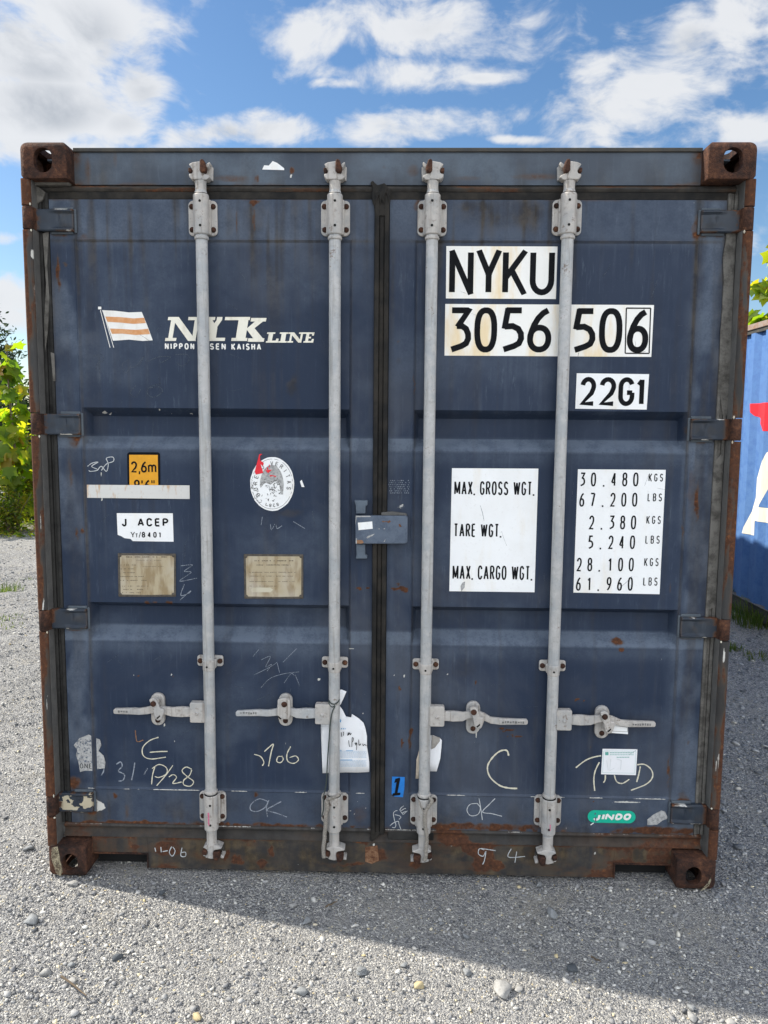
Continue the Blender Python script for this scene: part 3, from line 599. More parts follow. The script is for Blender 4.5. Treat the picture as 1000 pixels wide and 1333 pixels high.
# corner castings, cut with real openings
def casting(sx, top, front):
    bm = bmesh.new(); bmesh.ops.create_cube(bm, size=1)
    w_, d_, h_ = .164 if top else .148, .178, .122
    x0 = HW-w_; zc = HT-h_/2 if top else h_/2; yc = d_/2 if front else LEN-d_/2
    for v in bm.verts: v.co = Vector((v.co.x*w_+x0+w_/2, v.co.y*d_+yc, v.co.z*h_+zc))
    ed = [e for e in bm.edges if all(v.co.x > HW-.01 for v in e.verts) or (all((v.co.z > HT-.01) if top else (v.co.z < .01) for v in e.verts))]
    bmesh.ops.bevel(bm, geom=ed, offset=.026, segments=5, profile=.5, affect='EDGES')
    rest = [e for e in bm.edges if e.is_manifold and e.calc_face_angle(0) > .8]
    bmesh.ops.bevel(bm, geom=rest, offset=.004, segments=2, profile=.5, affect='EDGES')
    me = bpy.data.meshes.new('casting_body'); bm.to_mesh(me); bm.free(); body = bpy.data.objects.new('casting_body', me); COL.objects.link(body)
    cs = []
    def cutter(mb):
        o = mb.build('cutter', RUSTY, None, org=(0, 0, 0)); m_ = body.modifiers.new('b', 'BOOLEAN'); m_.operation = 'DIFFERENCE'; m_.solver = 'EXACT'; m_.object = o; cs.append(o)
    cx = x0+w_/2
    cutter(MB().box(x0+.02, HW-.026, yc-d_/2+.028, yc+d_/2-.02, zc-h_/2+.022, zc+h_/2-.022))
    slot = rrect(cx-.002 if top else cx-.012, zc-.002, 0.062 if top else .056, .080 if top else .068, .0305 if top else .0279, 8)
    fy = (yc-d_/2-.02, yc-d_/2+.05) if front else (yc+d_/2-.05, yc+d_/2+.02)
    cutter(MB().prism(slot, *fy))
    m2 = MB(); oval = rrect(yc+.005, zc, .076, .054, .026, 8); n = len(oval)
    m2.add([(HW-.05, y, z) for y, z in oval]+[(HW+.02, y, z) for y, z in oval], [tuple(range(n)), tuple(range(2*n-1, n-1, -1))]+[(i, (i+1) % n, n+(i+1) % n, n+i) for i in range(n)]); cutter(m2)
    m3 = MB(); oval = rrect(cx, yc, .063, .114, .031, 8); za, zb = (HT-.05, HT+.02) if top else (-.02, .05)
    m3.add([(x, y, za) for x, y in oval]+[(x, y, zb) for x, y in oval], [tuple(range(n)), tuple(range(2*n-1, n-1, -1))]+[(i, (i+1) % n, n+(i+1) % n, n+i) for i in range(n)]); cutter(m3)
    bpy.context.view_layer.update()
    ev = body.evaluated_get(bpy.context.evaluated_depsgraph_get()); me2 = bpy.data.meshes.new_from_object(ev)
    for v in me2.vertices: v.co = Vector((v.co.x*sx, v.co.y, v.co.z))-Vector(ORG)
    if sx < 0: me2.flip_normals()
    me2.materials.clear(); me2.materials.append(RUSTY)
    me2.polygons.foreach_set('material_index', [0]*len(me2.polygons))
    me2.polygons.foreach_set('use_smooth', [True]*len(me2.polygons)); me2.set_sharp_from_angle(angle=R_(35))
    if front and not top and sx < 0:                          # remains of pale paint on the left bottom corner
        co = np.array([v.co[:] for v in me2.vertices]); W = np.zeros((len(co), 4))
        at = me2.color_attributes.new('wear', 'FLOAT_COLOR', 'POINT'); at.data.foreach_set('color', W.astype(np.float32).ravel())
    for o in cs+[body]: bpy.data.objects.remove(o)
    o = bpy.data.objects.new('corner_casting', me2); link(o, box)
    return o
CAST4 = {(sx, tp, fr): casting(sx, tp, fr) for sx in (-1, 1) for tp in (True, False) for fr in (True, False)}
# crust of pale paint left on two castings
mb = MB(); mb.flat(pp(zp([(225, 745), (250, 740), (262, 800), (272, 850), (262, 868), (245, 860), (222, 790)], 0, 880, 3.333), -.0006), -.0006)
mb.build('paint_remains', CRUST, CAST4[(-1, False, True)])
mb = MB(); mb.flat(pp(zp([(720, 590), (755, 520), (760, 560), (730, 640), (640, 700), (615, 700)], 850, 1090, 10), -.0006), -.0006)
mb.build('paint_remains', CRUST, CAST4[(1, False, True)])

# corner posts: a rusty front edge broken at each hinge, with the inner return behind it
HZ = [2.346, 1.656, .962, .270]; HH = .072
def post(sx):
    def w(X, Z):
        W = zero(X, Z); n = fbm(X*30+5*sx, Z*5, 5); W[..., 0] = np.clip(.62*sst(n, .36, .62)+.9*np.exp(-((np.abs(X)-1.214)/.012)**2)*sst(fbm(X*3+9*sx, Z*2.9+sx, 4), .30, .52)+.5*sst(-Z, -.75, -.05)+.55*sst(Z, 2.2, 2.4), 0, 1)
        W[..., 1] = .8*sst(fbm(X*60+sx*3, Z*6+8, 4), .68, .76); return W
    xa, xb = sorted((sx*1.2185, sx*1.185))
    edges = [.118]+sum([[h-HH/2-.004, h+HH/2+.004] for h in reversed(HZ)], [])+[HT-.120]
    root = None
    for k in range(0, len(edges), 2):
        z0, z1 = edges[k], edges[k+1]
        def y(X, Z): return .003+.010*((np.abs(X)-1.2015)/.017)**4+.0
        o = plate('corner_post' if root is None else 'post_edge', lines(xa, xb, .0035), lines(z0, z1, .008), y, w, POST, box if root is None else root, .06)
        root = root or o
    m = MB(); m.box(sx*1.2185, sx*1.176, .066, .2, .118, HT-.12); m.box(sx*1.1865, sx*1.183, .016, .072, .118, HT-.12)
    m.build('post_return', POST, root)
    return root
POSTS = {sx: post(sx) for sx in (-1, 1)}

# header
hx = HW-.164
def wh(X, Z):
    W = zero(X, Z); e = np.clip((Z-2.466)/.118, 0, 1)
    W[..., 0] = .45*np.exp(-((Z-2.467)/.010)**2)*sst(fbm(X*7, Z*30, 4), .42, .66)+.45*np.exp(-((np.abs(X)-1.045)/.03)**2)*fbm(X*20, Z*20, 3)*1.6
    for s in [(538, 222, 9, 9, .42), (500, 218, 5, 3, .3), (380, 222, 3, 5, .8), (335, 232, 3, 5, .6), (300, 232, 30, 5, .4), (610, 232, 20, 4, .35), (150, 205, 3, 18, .35), (115, 222, 4, 20, .4), (700, 230, 40, 5, .4)]: W[..., 0] += spot(X, Z, s)
    W[..., 2] = .5*sst(fbm(X*22, Z*1.5, 4), .48, .72)*(1-e)**1.2+.35*sst(-X, .55, 1.0)*sst(fbm(X*16, Z*2, 3), .3, .6)+.5*sst(e, .86, .98)*.8
    W[..., 3] = .95*sst(fbm(X*4+4, Z*7, 5), .34, .66)*(.6+.4*np.exp(-(X/.7)**2))
    W[..., 1] = spot(X, Z, (378, 229, 1.5, 3, 1.)); return W
hdr = plate('top_header', lines(-hx, hx, .008), lines(2.467, 2.572, .006), lambda X, Z: PF+0*X, wh, FRAME, box, .09)
m = MB(); m.box(-hx, hx, .052, .16, 2.5725, 2.585); hl = m.build('header_lip', SILL, hdr, bevel=.002)
m = MB(); m.prism(pp([(341.5, 220.5), (344, 215), (350, 215.5), (355, 209.5), (361, 212), (370, 219), (370, 221.3)], PF-.001), PF-.0012, PF-.0002); m.build('torn_label', WHITE, hdr)
def wb(X, Z):
    W = zero(X, Z); W[..., 0] = .52*sst(fbm(X*6+3, Z*40, 4), .42, .66)*sst(np.abs(X-.0), .0, .22); W[..., 2] = .75; return W
bar = plate('header_flange', lines(-1.176, 1.176, .01), lines(2.446, 2.4655, .004), lambda X, Z: .066-.006*np.sin((Z-2.446)/.0195*3.14), wb, POST, hdr, .06)
# rubber seals round the doors
def ridged(name, x0, x1, y, z0, z1, horiz, mat, parent, n=3):
    m = MB(); k = n
    for i in range(k):
        a, b = i/k, (i+1)/k; dy = y+(.0 if i % 2 else -.006)
        if horiz: m.box(x0, x1, dy, y+.03, z0+(z1-z0)*a, z0+(z1-z0)*b-.0007)
        else: m.box(x0+(x1-x0)*a, x0+(x1-x0)*b-.0007, dy, y+.03, z0, z1)
    return m.build(name, mat, parent, bevel=.0025)

# doors
XO, XI_L, XI_R = 1.147, -.0335, .0185
ZB, ZT = .1825, 2.419
ZP0, ZP1 = .321, 2.282
REC = [(1.716, 1.6865, 1.6175, 1.575), (1.020, .9965, .9285, .881)]
def doory(sign, xp0, xp1):
    def y(X, Z):
        Y = np.full_like(X, PF)
        inside = (X > xp0) & (X < xp1) & (Z > ZP0) & (Z < ZP1)
        d = np.minimum(np.minimum(X-xp0, xp1-X), np.minimum(Z-ZP0, ZP1-Z))
        Y = np.where(inside, PX+.0025*np.exp(-(d/.0035)**2), Y)
        Y = np.where((~inside) & (d > -.008) & (X > xp0-.008) & (X < xp1+.008), PF-.0022*np.clip(1-np.abs(d+.004)/.004, 0, 1), Y)
        for a, b, c_, e in REC:
            dep = .050; k = np.clip(np.minimum((a-Z)/(a-b), (Z-e)/(c_-e)), 0, 1)
            k = np.minimum(k, np.clip(np.minimum(X-xp0-.002, xp1-.002-X)/.016, 0, 1))
            k = k*k*(3-2*k)*.35+k*.65
            Y = np.where(inside, np.maximum(Y, PX+dep*k), Y)
        return Y
    return y
SP_L = [(76, 355, 2.5, 25, .75), (84, 345, 3, 4, .5), (330, 264, 8, 2, .7), (330, 285, 2, 22, .55), (308, 290, 1.5, 18, .5), (100, 695, 2, 10, .6), (108, 690, 3, 5, .6), (150, 1036, 4, 6, .7), (165, 1055, 4, 12, .35),
        (190, 785, 4, 3, .9), (200, 785, 3, 3, .6), (220, 785, 4, 3, .9), (466, 766, 5, 1.5, 1.), (478, 767, 4, 1.5, .9), (470, 750, 2, 2, .3), (333, 1034, 3, 4, .6), (95, 1018, 10, 10, .7), (120, 1050, 8, 20, .5), (300, 1074, 200, 4, .5), (470, 1060, 14, 16, .3), (150, 1072, 60, 5, .5), (180, 880, 1.2, 1.2, .8),
        (86, 300, 4, 10, .5), (97, 575, 8, 10, .5), (92, 615, 3, 26, .4), (110, 310, 8, 6, .35), (225, 880, 1.2, 1.2, .7)]
SP_R = [(520, 766, 14, 2, 1.), (527, 769, 5, 3, .9), (518, 760, 4, 2, .7), (535, 952, 4, 5, .9), (534, 965, 2.5, 14, .55), (663, 951, 12, 1.6, 1.), (670, 960, 10, 1.2, .9), (652, 948, 4, 1.5, .9), (805, 838, 11, 4, .95), (810, 846, 4, 3, .8), (752, 911, 4, 1.5, .9), (761, 914, 2, 2, .8), (618, 888, 1.2, 5, .9), (523, 967, 1.6, 9, .9),
        (545, 268, 6, 10, .45), (907, 655, 3, 30, .7), (888, 690, 1.5, 12, .5), (873, 765, 2, 10, .4), (630, 1076, 110, 6, .6), (860, 1082, 60, 6, .8), (888, 1050, 8, 25, .55), (772, 1044, 1.2, 1.5, .8), (519, 895, 1.5, 3, .8), (770, 972, 1.5, 1.5, .8), (834, 922, 1.5, 1.5, .6), (905, 300, 6, 20, .5), (897, 560, 5, 8, .5), (900, 640, 6, 40, .3), (896, 967, 3, 4, .4), (871, 1005, 2, 30, .5), (518, 446, 2, 3, .4), (540, 500, 1, 20, .5)]
STAIN = [(655, 275, 60, 20, .55), (619, 268, 22, 6, .6), (690, 285, 16, 22, .5), (640, 292, 10, 22, .4), (332, 280, 14, 26, .45), (332, 330, 9, 40, .35), (300, 290, 6, 24, .35), (380, 505, 6, 10, .7), (383, 495, 3, 8, .5), (378, 668, 14, 5, .5), (520, 470, 3, 5, .35), (605, 870, 16, 14, .25), (120, 1055, 16, 18, .35), (835, 940, 20, 14, .2)]
def doorw(xp0, xp1, spots, sgn):
    def w(X, Z):
        W = zero(X, Z); n = fbm(X*8+sgn*7, Z*8, 5); st = fbm(X*34+3*sgn, Z*1.1, 4); n3 = fbm(X*40, Z*40+sgn, 4)
        # soft warp so that stains do not read as ovals
        wx = X+(fbm(X*40, Z*40, 3)-.5)*.02; wz = Z+(fbm(X*40+7, Z*40, 3)-.5)*.02
        for s in spots: W[..., 0] += spot(wx, wz, s)*(.55+.9*n3)
        for s in STAIN: W[..., 2] += spot(wx, wz, s)*(.6+.8*n3)
        W[..., 0] += .42*np.exp(-((Z-ZB)/.010)**2)*sst(n3, .5, .68)+.35*np.exp(-((Z-ZT)/.008)**2)*sst(n, .45, .65)
        for h in HZ: W[..., 0] += .55*np.exp(-((Z-(h-HH/2-.006))/.010)**2)*np.exp(-((np.abs(X)-1.10)/.05)**4)*sst(n3, .35, .6)+.3*np.exp(-((Z-(h+HH/2+.006))/.008)**2)*np.exp(-((np.abs(X)-1.10)/.05)**4)
        W[..., 2] += .55*sst(st, .52, .74)*sst(Z, 1.9, 2.35)+.55*sst(n, .45, .7)*sst(-Z, -.34, -.2)+.22*sst(st, .55, .75)
        W[..., 2] += .5*np.exp(-((Z-2.2825)/.006)**2)+.55*sst(np.abs(X), 1.0, 1.12)*sst(fbm(X*20, Z*1.5+sgn, 4), .46, .66)*(.55 if sgn < 0 else .8)
        W[..., 2] += .65*np.exp(-((np.abs(X)-1.0555)/.004)**2)+.4*np.exp(-((np.abs(X)-.1115)/.004)**2)
        # chalky, bleached paint
        W[..., 3] = .55*sst(fbm(X*3.2+sgn*2, Z*3.2+5, 5), .48, .72)*.5+.65*sst(np.abs(X), 1.0, 1.1)*sst(fbm(X*9+sgn, Z*4.5, 5), .40, .64)
        W[..., 3] += .40*sst(Z, 2.25, 2.3)+.30*sst(-Z, -.36, -.30)
        for a, b, c_, e in REC: W[..., 3] += 1.2*sst(Z, e-.006, e+.004)*sst(-Z, -(c_+.002), -(c_-.006))+.28*np.exp(-((Z-(e-.02))/.03)**2)*(Z < e)
        W[..., 1] = .72*np.exp(-((Z-(ZP0-.003))/.003)**2)*sst(fbm(X*14, Z*3+sgn, 4), .45, .66)
        spk = fbm(X*150+sgn*9, Z*150, 2, .4); pass
        W[..., 1] += sst(spk, .74, .80)*np.exp(-(((X+.075)/.05)**2+((Z-.25)/.05)**2))*.9
        if sgn < 0:
            for s in [(128, 1050, 8, 9, 1.), (122, 1045, 4, 10, .9), (134, 1052, 3, 4, .8), (131, 535, 6, 2, 1.), (137, 538, 5, 1.5, 1.), (247, 539, 4, 1.5, .9), (206, 532, 2, 2, .8), (221, 538, 2, 1.2, .8), (131, 650, 1.5, 5, .8), (130, 617, 1., 4, .6), (416, 886, 1.8, 2.6, 1.), (408, 846, 1.3, 1.3, .8), (402, 846, .9, .9, .8), (175, 879, 1., 2, .8), (224, 879, 1.2, 2, .9), (475, 905, 1., 1.6, .7), (473, 930, 1., 1.6, .7), (411, 368, 1., 12, .35), (228, 965, .8, 1.2, .7), (458, 845, 6, 1.3, .6), (213, 943, 1., 10, .9), (371, 965, 1.2, 12, .5)]: W[..., 1] += spot(wx, wz, s)
        else:
            for s in [(862, 1063, 1, 1, .3), (522, 660, 9, 6, .5), (860, 857, 4, 14, .4), (480, 857, 1.5, 2, .8), (526, 880, 2, 2.4, .9), (512, 880, 1.5, 2, .8), (583, 877, 1., 1, .9), (577, 881, 4, 2, .35), (633, 877, 2, 2, .3), (620, 955, 2, 10, .75), (616, 968, 4, 4, .4), (700, 1068, 3, 3, .5), (738, 1077, 2, 3, .6), (901, 340, 1.2, 1.6, 1.), (813, 1044, 30, 1.2, .8), (905, 265, 1, 4, .7), (620, 1041, 1.6, 1.6, .5)]: W[..., 1] += spot(wx, wz, s)
        return W
    return w
def door(sgn):
    x0, x1 = (-XO, XI_L) if sgn < 0 else (XI_R, XO)
    p0, p1 = (-1.0565, -.1135) if sgn < 0 else (.1075, 1.0545)
    mx = [p0, p0+.004, p0-.004, p0-.008, p1, p1-.004, p1+.004, p1+.008, p0+.018, p1-.018, p0+.010, p1-.010]
    mz = [ZP0, ZP0+.004, ZP0-.004, ZP0-.008, ZP1, ZP1-.004, ZP1+.004, ZP1+.008]+[q for r in REC for q in r]+[r[0]+.002 for r in REC]+[r[3]-.002 for r in REC]
    return plate('container_door', lines(x0, x1, .006, mx), lines(ZB, ZT, .006, mz), doory(sgn, p0, p1), doorw(p0, p1, SP_L if sgn < 0 else SP_R, sgn), NAVY, box, .06, 18)
DL, DR = door(-1), door(1)
box_seal = ridged('door_gasket', XI_L+.001, XI_R-.001, .052, .165, 2.444, False, RUBBER, DR, 3)
m = MB()
# lumpy overlap of the seal at the top and the mitred corner at the foot
m.prism(pp(zp([(352, 225), (378, 205), (428, 258), (505, 232), (530, 262), (575, 320), (566, 430), (545, 470), (545, 590), (402, 590), (392, 480), (375, 440), (362, 370), (378, 290)], 440, 210, 8.333), .047), .0475, .070)
m.build('gasket_fold', RUBBER, box_seal, bevel=.002, smooth=50)
m = MB()
for k in range(5):                                            # wrinkles of the folded seal
    a = -.6+.3*k; m.tube([(-.008+.004*k, .0455, 2.452), (-.008+.012*math.sin(a), .0435, 2.432), (-.008+.022*math.sin(a)*(1 if k % 2 else .5), .0465, 2.405-.006*(k % 2))], [.002, .004, .0015], 7)
m.tube([(-.031, .046, 2.40), (-.024, .044, 2.425), (-.012, .0455, 2.448)], [.0015, .0035, .002], 7); m.tube([(.017, .046, 2.402), (.014, .044, 2.425), (.002, .0455, 2.45)], [.0015, .0035, .002], 7)
m.build('gasket_wrinkle', RUBBER, box_seal, smooth=60)
m = MB(); m.prism(pp(zp([(235, 440), (420, 410), (250, 560), (215, 545)], 460, 1040, 10), .05), .050, .07); m.build('gasket_fold', RUBBER, box_seal, bevel=.003)
ridged('top_seal', -1.176, 1.176, .068, 2.4195, 2.4455, True, RUBBER, hdr, 1)
for sx, D, mt in ((-1, DL, SEAL), (1, DR, DRYSEAL)):
    a, b = sorted((sx*1.1475, sx*1.182)); ridged('side_seal', a, b, .060, .185, 2.44, False, SEAL if sx < 0 else mt, D, 3)
# bleached torn flap of the right seal and scraps of old sealant
m = MB(); m.prism(pp(zp([(947, 303), (957, 300), (954, 400), (951, 470), (947, 541), (941, 541), (936, 500), (938, 430), (943, 380), (941, 335)], 0, 0, 1), .055), .0535, .058)
m.prism(pp(zp([(931, 600), (940, 590), (932, 790), (921, 795)], 0, 0, 1), .055), .0535, .058); m.build('seal_flap', DRYSEAL, DR, bevel=.001)
m = MB(); m.prism(pp(zp([(185, 480), (212, 470), (205, 620), (215, 760), (208, 900), (196, 1000), (192, 860), (200, 700)], 0, 160, 3.333), .055), .0535, .0575)
m.prism(pp(zp([(219, 195), (235, 200), (240, 320), (230, 320), (224, 250)], 0, 400, 3.333), .053), .0525, .056); m.build('sealant_scrap', DRYSEAL, DL, bevel=.001)
m = MB(); m.prism(pp(zp([(140, 240), (270, 238), (300, 255), (290, 266), (150, 268)], 0, 160, 3.333), .04), .040, .07); m.prism(pp(zp([(145, 275), (165, 275), (195, 300), (185, 330), (150, 360), (140, 340)], 0, 160, 3.333), .05), .05, .07); m.build('sealant_scrap', DRYSEAL, hdr, bevel=.002, smooth=50)

# hinges
def hinge(sx, h, D, light):
    def y(X, Z):
        u = (1.183-np.abs(X))/.125; q = np.abs(Z-h)/(HH/2)
        Y = .036+.010*np.clip(u, 0, 1)-.0085*sst(q, .60, .82)*sst(u, .25, .62)+.003*sst(q, .93, 1.)
        Y -= .004*np.exp(-(((u-.70)/.10)**2+((q)/.5)**2))-.0035*np.exp(-(((u-.60)/.03)**2+((Z-h-.008)/.012)**2))
        return Y
    def w(X, Z):
        W = zero(X, Z); n = fbm(X*40, Z*40+h*9, 4); q = np.abs(Z-h)/(HH/2)
        W[..., 0] = .75*np.exp(-((np.abs(X)-1.183)/.016)**2)*sst(n, .3, .6)+.5*sst(q, .8, 1.)*sst(n, .42, .62)+.35*np.exp(-((np.abs(X)-1.06)/.006)**2)
        W[..., 1] = (.95*sst(n, .36, .52)*sst(-q, -.95, -.6) if light else 0)+.7*sst(q, .82, .95)*sst(fbm(X*20, Z*20+3*sx, 3), .55, .65)
        W[..., 2] = .4*sst(n, .5, .7); return W
    a, b = sorted((sx*1.183, sx*1.0585))
    o = plate('hinge', lines(a, b, .0035), lines(h-HH/2, h+HH/2, .0035), y, w, WORNHINGE if light else HINGE, D, .026, 35)
    m = MB(); m.lathe(sx*1.200, .0195, [(h-HH/2-.001, .0165), (h-HH/2+.002, .0188), (h+HH/2-.002, .0188), (h+HH/2+.001, .0165)], 22); m.box(sx*1.2185, sx*1.181, .020, .058, h-HH/2, h+HH/2)
    m.build('hinge_knuckle', RUSTPOST, o, smooth=40)
    # weld pads above and below on the door
    m = MB(); m.box(sx*1.060, sx*1.130, .051, .0605, h+HH/2-.002, h+HH/2+.009); m.box(sx*1.064, sx*1.140, .052, .0605, h-HH/2-.008, h-HH/2+.002); m.box(sx*1.051, sx*1.060, .052, .0605, h-HH/2-.004, h+HH/2+.004)
    m.build('hinge_weld', HINGE, o, bevel=.003)
for sx, D in ((-1, DL), (1, DR)):
    for k, h in enumerate(HZ): hinge(sx, h, D, sx < 0 and k == 3)
for sx in (-1, 1):                                            # white sealant lumps at the post breaks
    for h in HZ:
        for s in (-1, 1):
            if random.random() < .75: m = MB(); m.lathe(sx*1.186, .006, [(h+s*(HH/2+.006)-random.uniform(.003, .007), .001), (h+s*(HH/2+.006), random.uniform(.0022, .0042)), (h+s*(HH/2+.006)+random.uniform(.003, .007), .001)], 7); m.build('sealant_lump', CREAM, POSTS[sx], smooth=60)

# sill with the two fork pockets
def ws(X, Z):
    W = zero(X, Z); n = fbm(X*9, Z*9, 5); st = fbm(X*26+2, Z*2, 4)
    W[..., 0] = .34*sst(fbm(X*5+8, Z*22, 5), .5, .68)+.5*sst(np.abs(X), .5, 1.0)*sst(st, .3, .6)+.55*np.exp(-((Z-.131)/.010)**2)*sst(n, .36, .56)+.30*np.exp(-((Z-.012)/.01)**2)*sst(n, .4, .6)
    for s in [(630, 1117, 16, 22, 1.), (612, 1106, 8, 10, .8), (650, 1125, 8, 10, .9), (353, 1109, 6, 10, .85), (312, 1120, 6, 8, .9), (340, 1122, 7, 6, .9), (298, 1115, 3, 12, .7), (545, 1122, 9, 8, .6), (440, 1126, 40, 4, .5), (722, 1110, 1.5, 3, .8), (752, 1115, 2, 2, .7), (330, 1098, 16, 6, .35), (470, 1098, 8, 5, .8), (490, 1108, 12, 12, .5)]: W[..., 0] += spot(X+(fbm(X*30, Z*30, 4)-.5)*.05, Z+(fbm(X*30+9, Z*16, 4)-.5)*.06, s)*(.2+1.5*fbm(X*45, Z*18, 4))
    W[..., 2] = .15+.7*sst(n, .45, .68); W[..., 3] = .4*sst(fbm(X*5+2, Z*14, 4), .5, .7)*np.exp(-(X/.7)**2)
    spk = fbm(X*90, Z*90, 2, .4); W[..., 1] = sst(spk, .84, .88)*.6*sst(fbm(X*3, Z*3, 3), .5, .7)
    for s in [(367, 1100, 1, 24, .5), (775, 1111, 1.2, 2, 1.), (588, 1101, 1., 2, .9), (487, 1100, 1.2, 3, 1.)]: W[..., 1] += spot(X, Z, s)
    return W
zs0, zs1 = .010, .1315
sill = plate('door_sill', lines(-.8635, .8635, .007), lines(zs0, zs1, .005), lambda X, Z: PF+.0006*np.sin(X*40)*0, ws, SILL, box, .10)
for sx in (-1, 1):
    a, b = sorted((sx*.8642, sx*1.072)); plate('sill_end', lines(a, b, .007), lines(.0665, zs1, .005), lambda X, Z: PF+0*X, ws, SILL, sill, .10)
    m = MB(); m.box(sx*.8635, sx*1.072, .062, .9, .060, .0662); m.box(sx*.8635, sx*.8575, .1605, .9, .012, .060); m.build('fork_pocket', RUSTPOST, sill)
    m = MB(); m.box(sx*.8625, sx*.8675, .054, .0598, .010, .064); m.box(sx*.8625, sx*1.07, .054, .0598, .0642, .0695); m.build('pocket_rim', RUSTPOST, sill, bevel=.001)
def wl(X, Z):
    W = zero(X, Z); n = fbm(X*8+1, Z*20, 5); W[..., 0] = .28*sst(n, .45, .65)+.30*sst(X, .45, .8)+.2*sst(-X, .8, 1.1)+1.*np.exp(-((X-.33)/.11)**2)*sst(n, .35, .5); W[..., 2] = .55; W[..., 3] = .5*np.exp(-((Z-.178)/.006)**2); W[..., 1] = .55*np.exp(-((Z-.178)/.004)**2)*sst(n, .4, .55); return W
plate('sill_ledge', lines(-1.176, 1.176, .01), lines(.1322, .1815, .004), lambda X, Z: .066-.009*np.exp(-((Z-.172)/.006)**2)-.012*np.exp(-((Z-.133)/.010)**2), wl, POST, sill, .08)
m = MB(); m.box(.03, .20, .058, .066, .140, .176); m.build('seal_remnant', SEAL, sill, bevel=.004)
m = MB(); m.prism(pp(zp([(852, 742), (905, 735), (912, 800), (880, 815), (852, 805)], 220, 880, 3.333), PF), PF-.0012, PF-.0002); m.build('rust_patch', ORANGE if False else rusty('bright_rust', .30), sill)

# shell behind the doors: side walls, roof, floor, rails, far end
def corr(sx):
    V = []; F = []; y = .2; prof = []; 
    while y < LEN-.2:
        for dy, d in ((0, 0), (.07, 0), (.138, .036), (.208, .036)): prof.append((y+dy, d))
        y += .278
    prof.append((LEN-.18, 0)); n = len(prof)
    for z in (.165, HT-.075):
        for yy_, d in prof: V.append((sx*(HW-.008-d), yy_, z))
    F = [(i, i+1, n+i+1, n+i) for i in range(n-1)]
    return MB().add(V, F)
for sx in (-1, 1):
    wl_ = corr(sx).build('side_wall', FRAME, box, fix=False)
    m = MB(); m.box(sx*HW*.999, sx*(HW-.06), .2, LEN-.2, HT-.080, HT-.012); m.build('top_rail', FRAME, box)
    m = MB(); m.box(sx*HW*.999, sx*(HW-.05), .18, LEN-.18, .03, .165); m.build('bottom_rail', SILL, box)
MB().box(-HW+.05, HW-.05, .11, LEN-.05, HT-.03, HT-.024).build('roof_panel', FRAME, box)
MB().box(-HW+.055, HW-.055, .162, LEN-.05, .135, .16).build('floor_panel', TIMBER, box)
MB().box(-HW+.03, HW-.03, LEN-.05, LEN-.02, .13, HT-.08).build('end_wall', FRAME, box)
MB().box(-1.12, 1.12, .13, .15, .19, 2.5).build('door_lining', SILL, box)
for sx in (-1, 1): MB().box(sx*.8650, sx*1.07, .108, .12, .004, .0598).build('pocket_shade_plate', DARKHOLE, sill)  # near-black plate added so the fork pocket openings look dark inside
m = MB()
for k in range(14): m.box(-HW+.06, HW-.06, .6+k*.38, .64+k*.38, .035, .13)
m.build('cross_member', SILL, box)
# ================================================================== LOCKING BARS
RY = .030
def mm(pts, sx, xr, z0, k=.001): return [(xr+sx*a*k, z0+b*k) for a, b in pts]
def bolt(parent, x, z, y0, r=.0085):
    MB().lathe(x, z, [(y0+.001, r*1.15), (y0-.002, r*1.1), (y0-.005, r*.95), (y0-.0075, r*.6), (y0-.0082, .0006)][::-1], 10, 'y').build('bolt', BOLT, parent, smooth=40)
def bracket(parent, xr, zc, hz, low, sx):
    m = MB(); m.prism(rrect(xr, zc, .098, .116, .016), .050, PF)
    z0, z1 = (zc-.076, zc+.060) if low else (zc-.060, zc+.072)
    m.lathe(xr, RY, [(z0, .021), (z0+.002, .0255), (z1-.003, .0262), (z1, .023)], 28)
    m.prism([(xr-.030, zc-.057), (xr+.030, zc-.057), (xr+.030, zc+.057), (xr-.030, zc+.057)], .036, .055)
    for s in (-1, 1): m.lathe(xr, RY, [(zc+s*.060+s*.010-.006, .0235), (zc+s*.060+s*.010, .0245), (zc+s*.060+s*.010+.006, .0225)], 24)
    o = m.build('bar_bracket', CAST, parent, smooth=40, bevel=.002)
    for ax in (-.0365, .0365):
        for az in (-.038, .038): bolt(o, xr+ax+random.uniform(-.001, .001), zc+az-(.0 if not low else -.002), .050)
    m = MB()
    for z in ((zc-.049, zc+.026) if low else (zc-.034, zc+.045)): MB().lathe(xr-.002*sx, z, [(RY-.0266, .0044), (RY-.018, .0044)], 12, 'y').build('painted_grease_hole', DARKHOLE, o)  # solid dark discs, the shade of a hole put into their colour
    MB().lathe(xr, RY, [(z1-.001, .0240), (z1+.0015, .0240)], 24).build('seal_ring', DARKHOLE, o)
    return o
BARS = []
BARDEF = [(262.3, 267.2, 275.5, -1), (436, 436, 435, -1), (563, 557.5, 552.5, 1), (740, 730, 713.5, 1)]
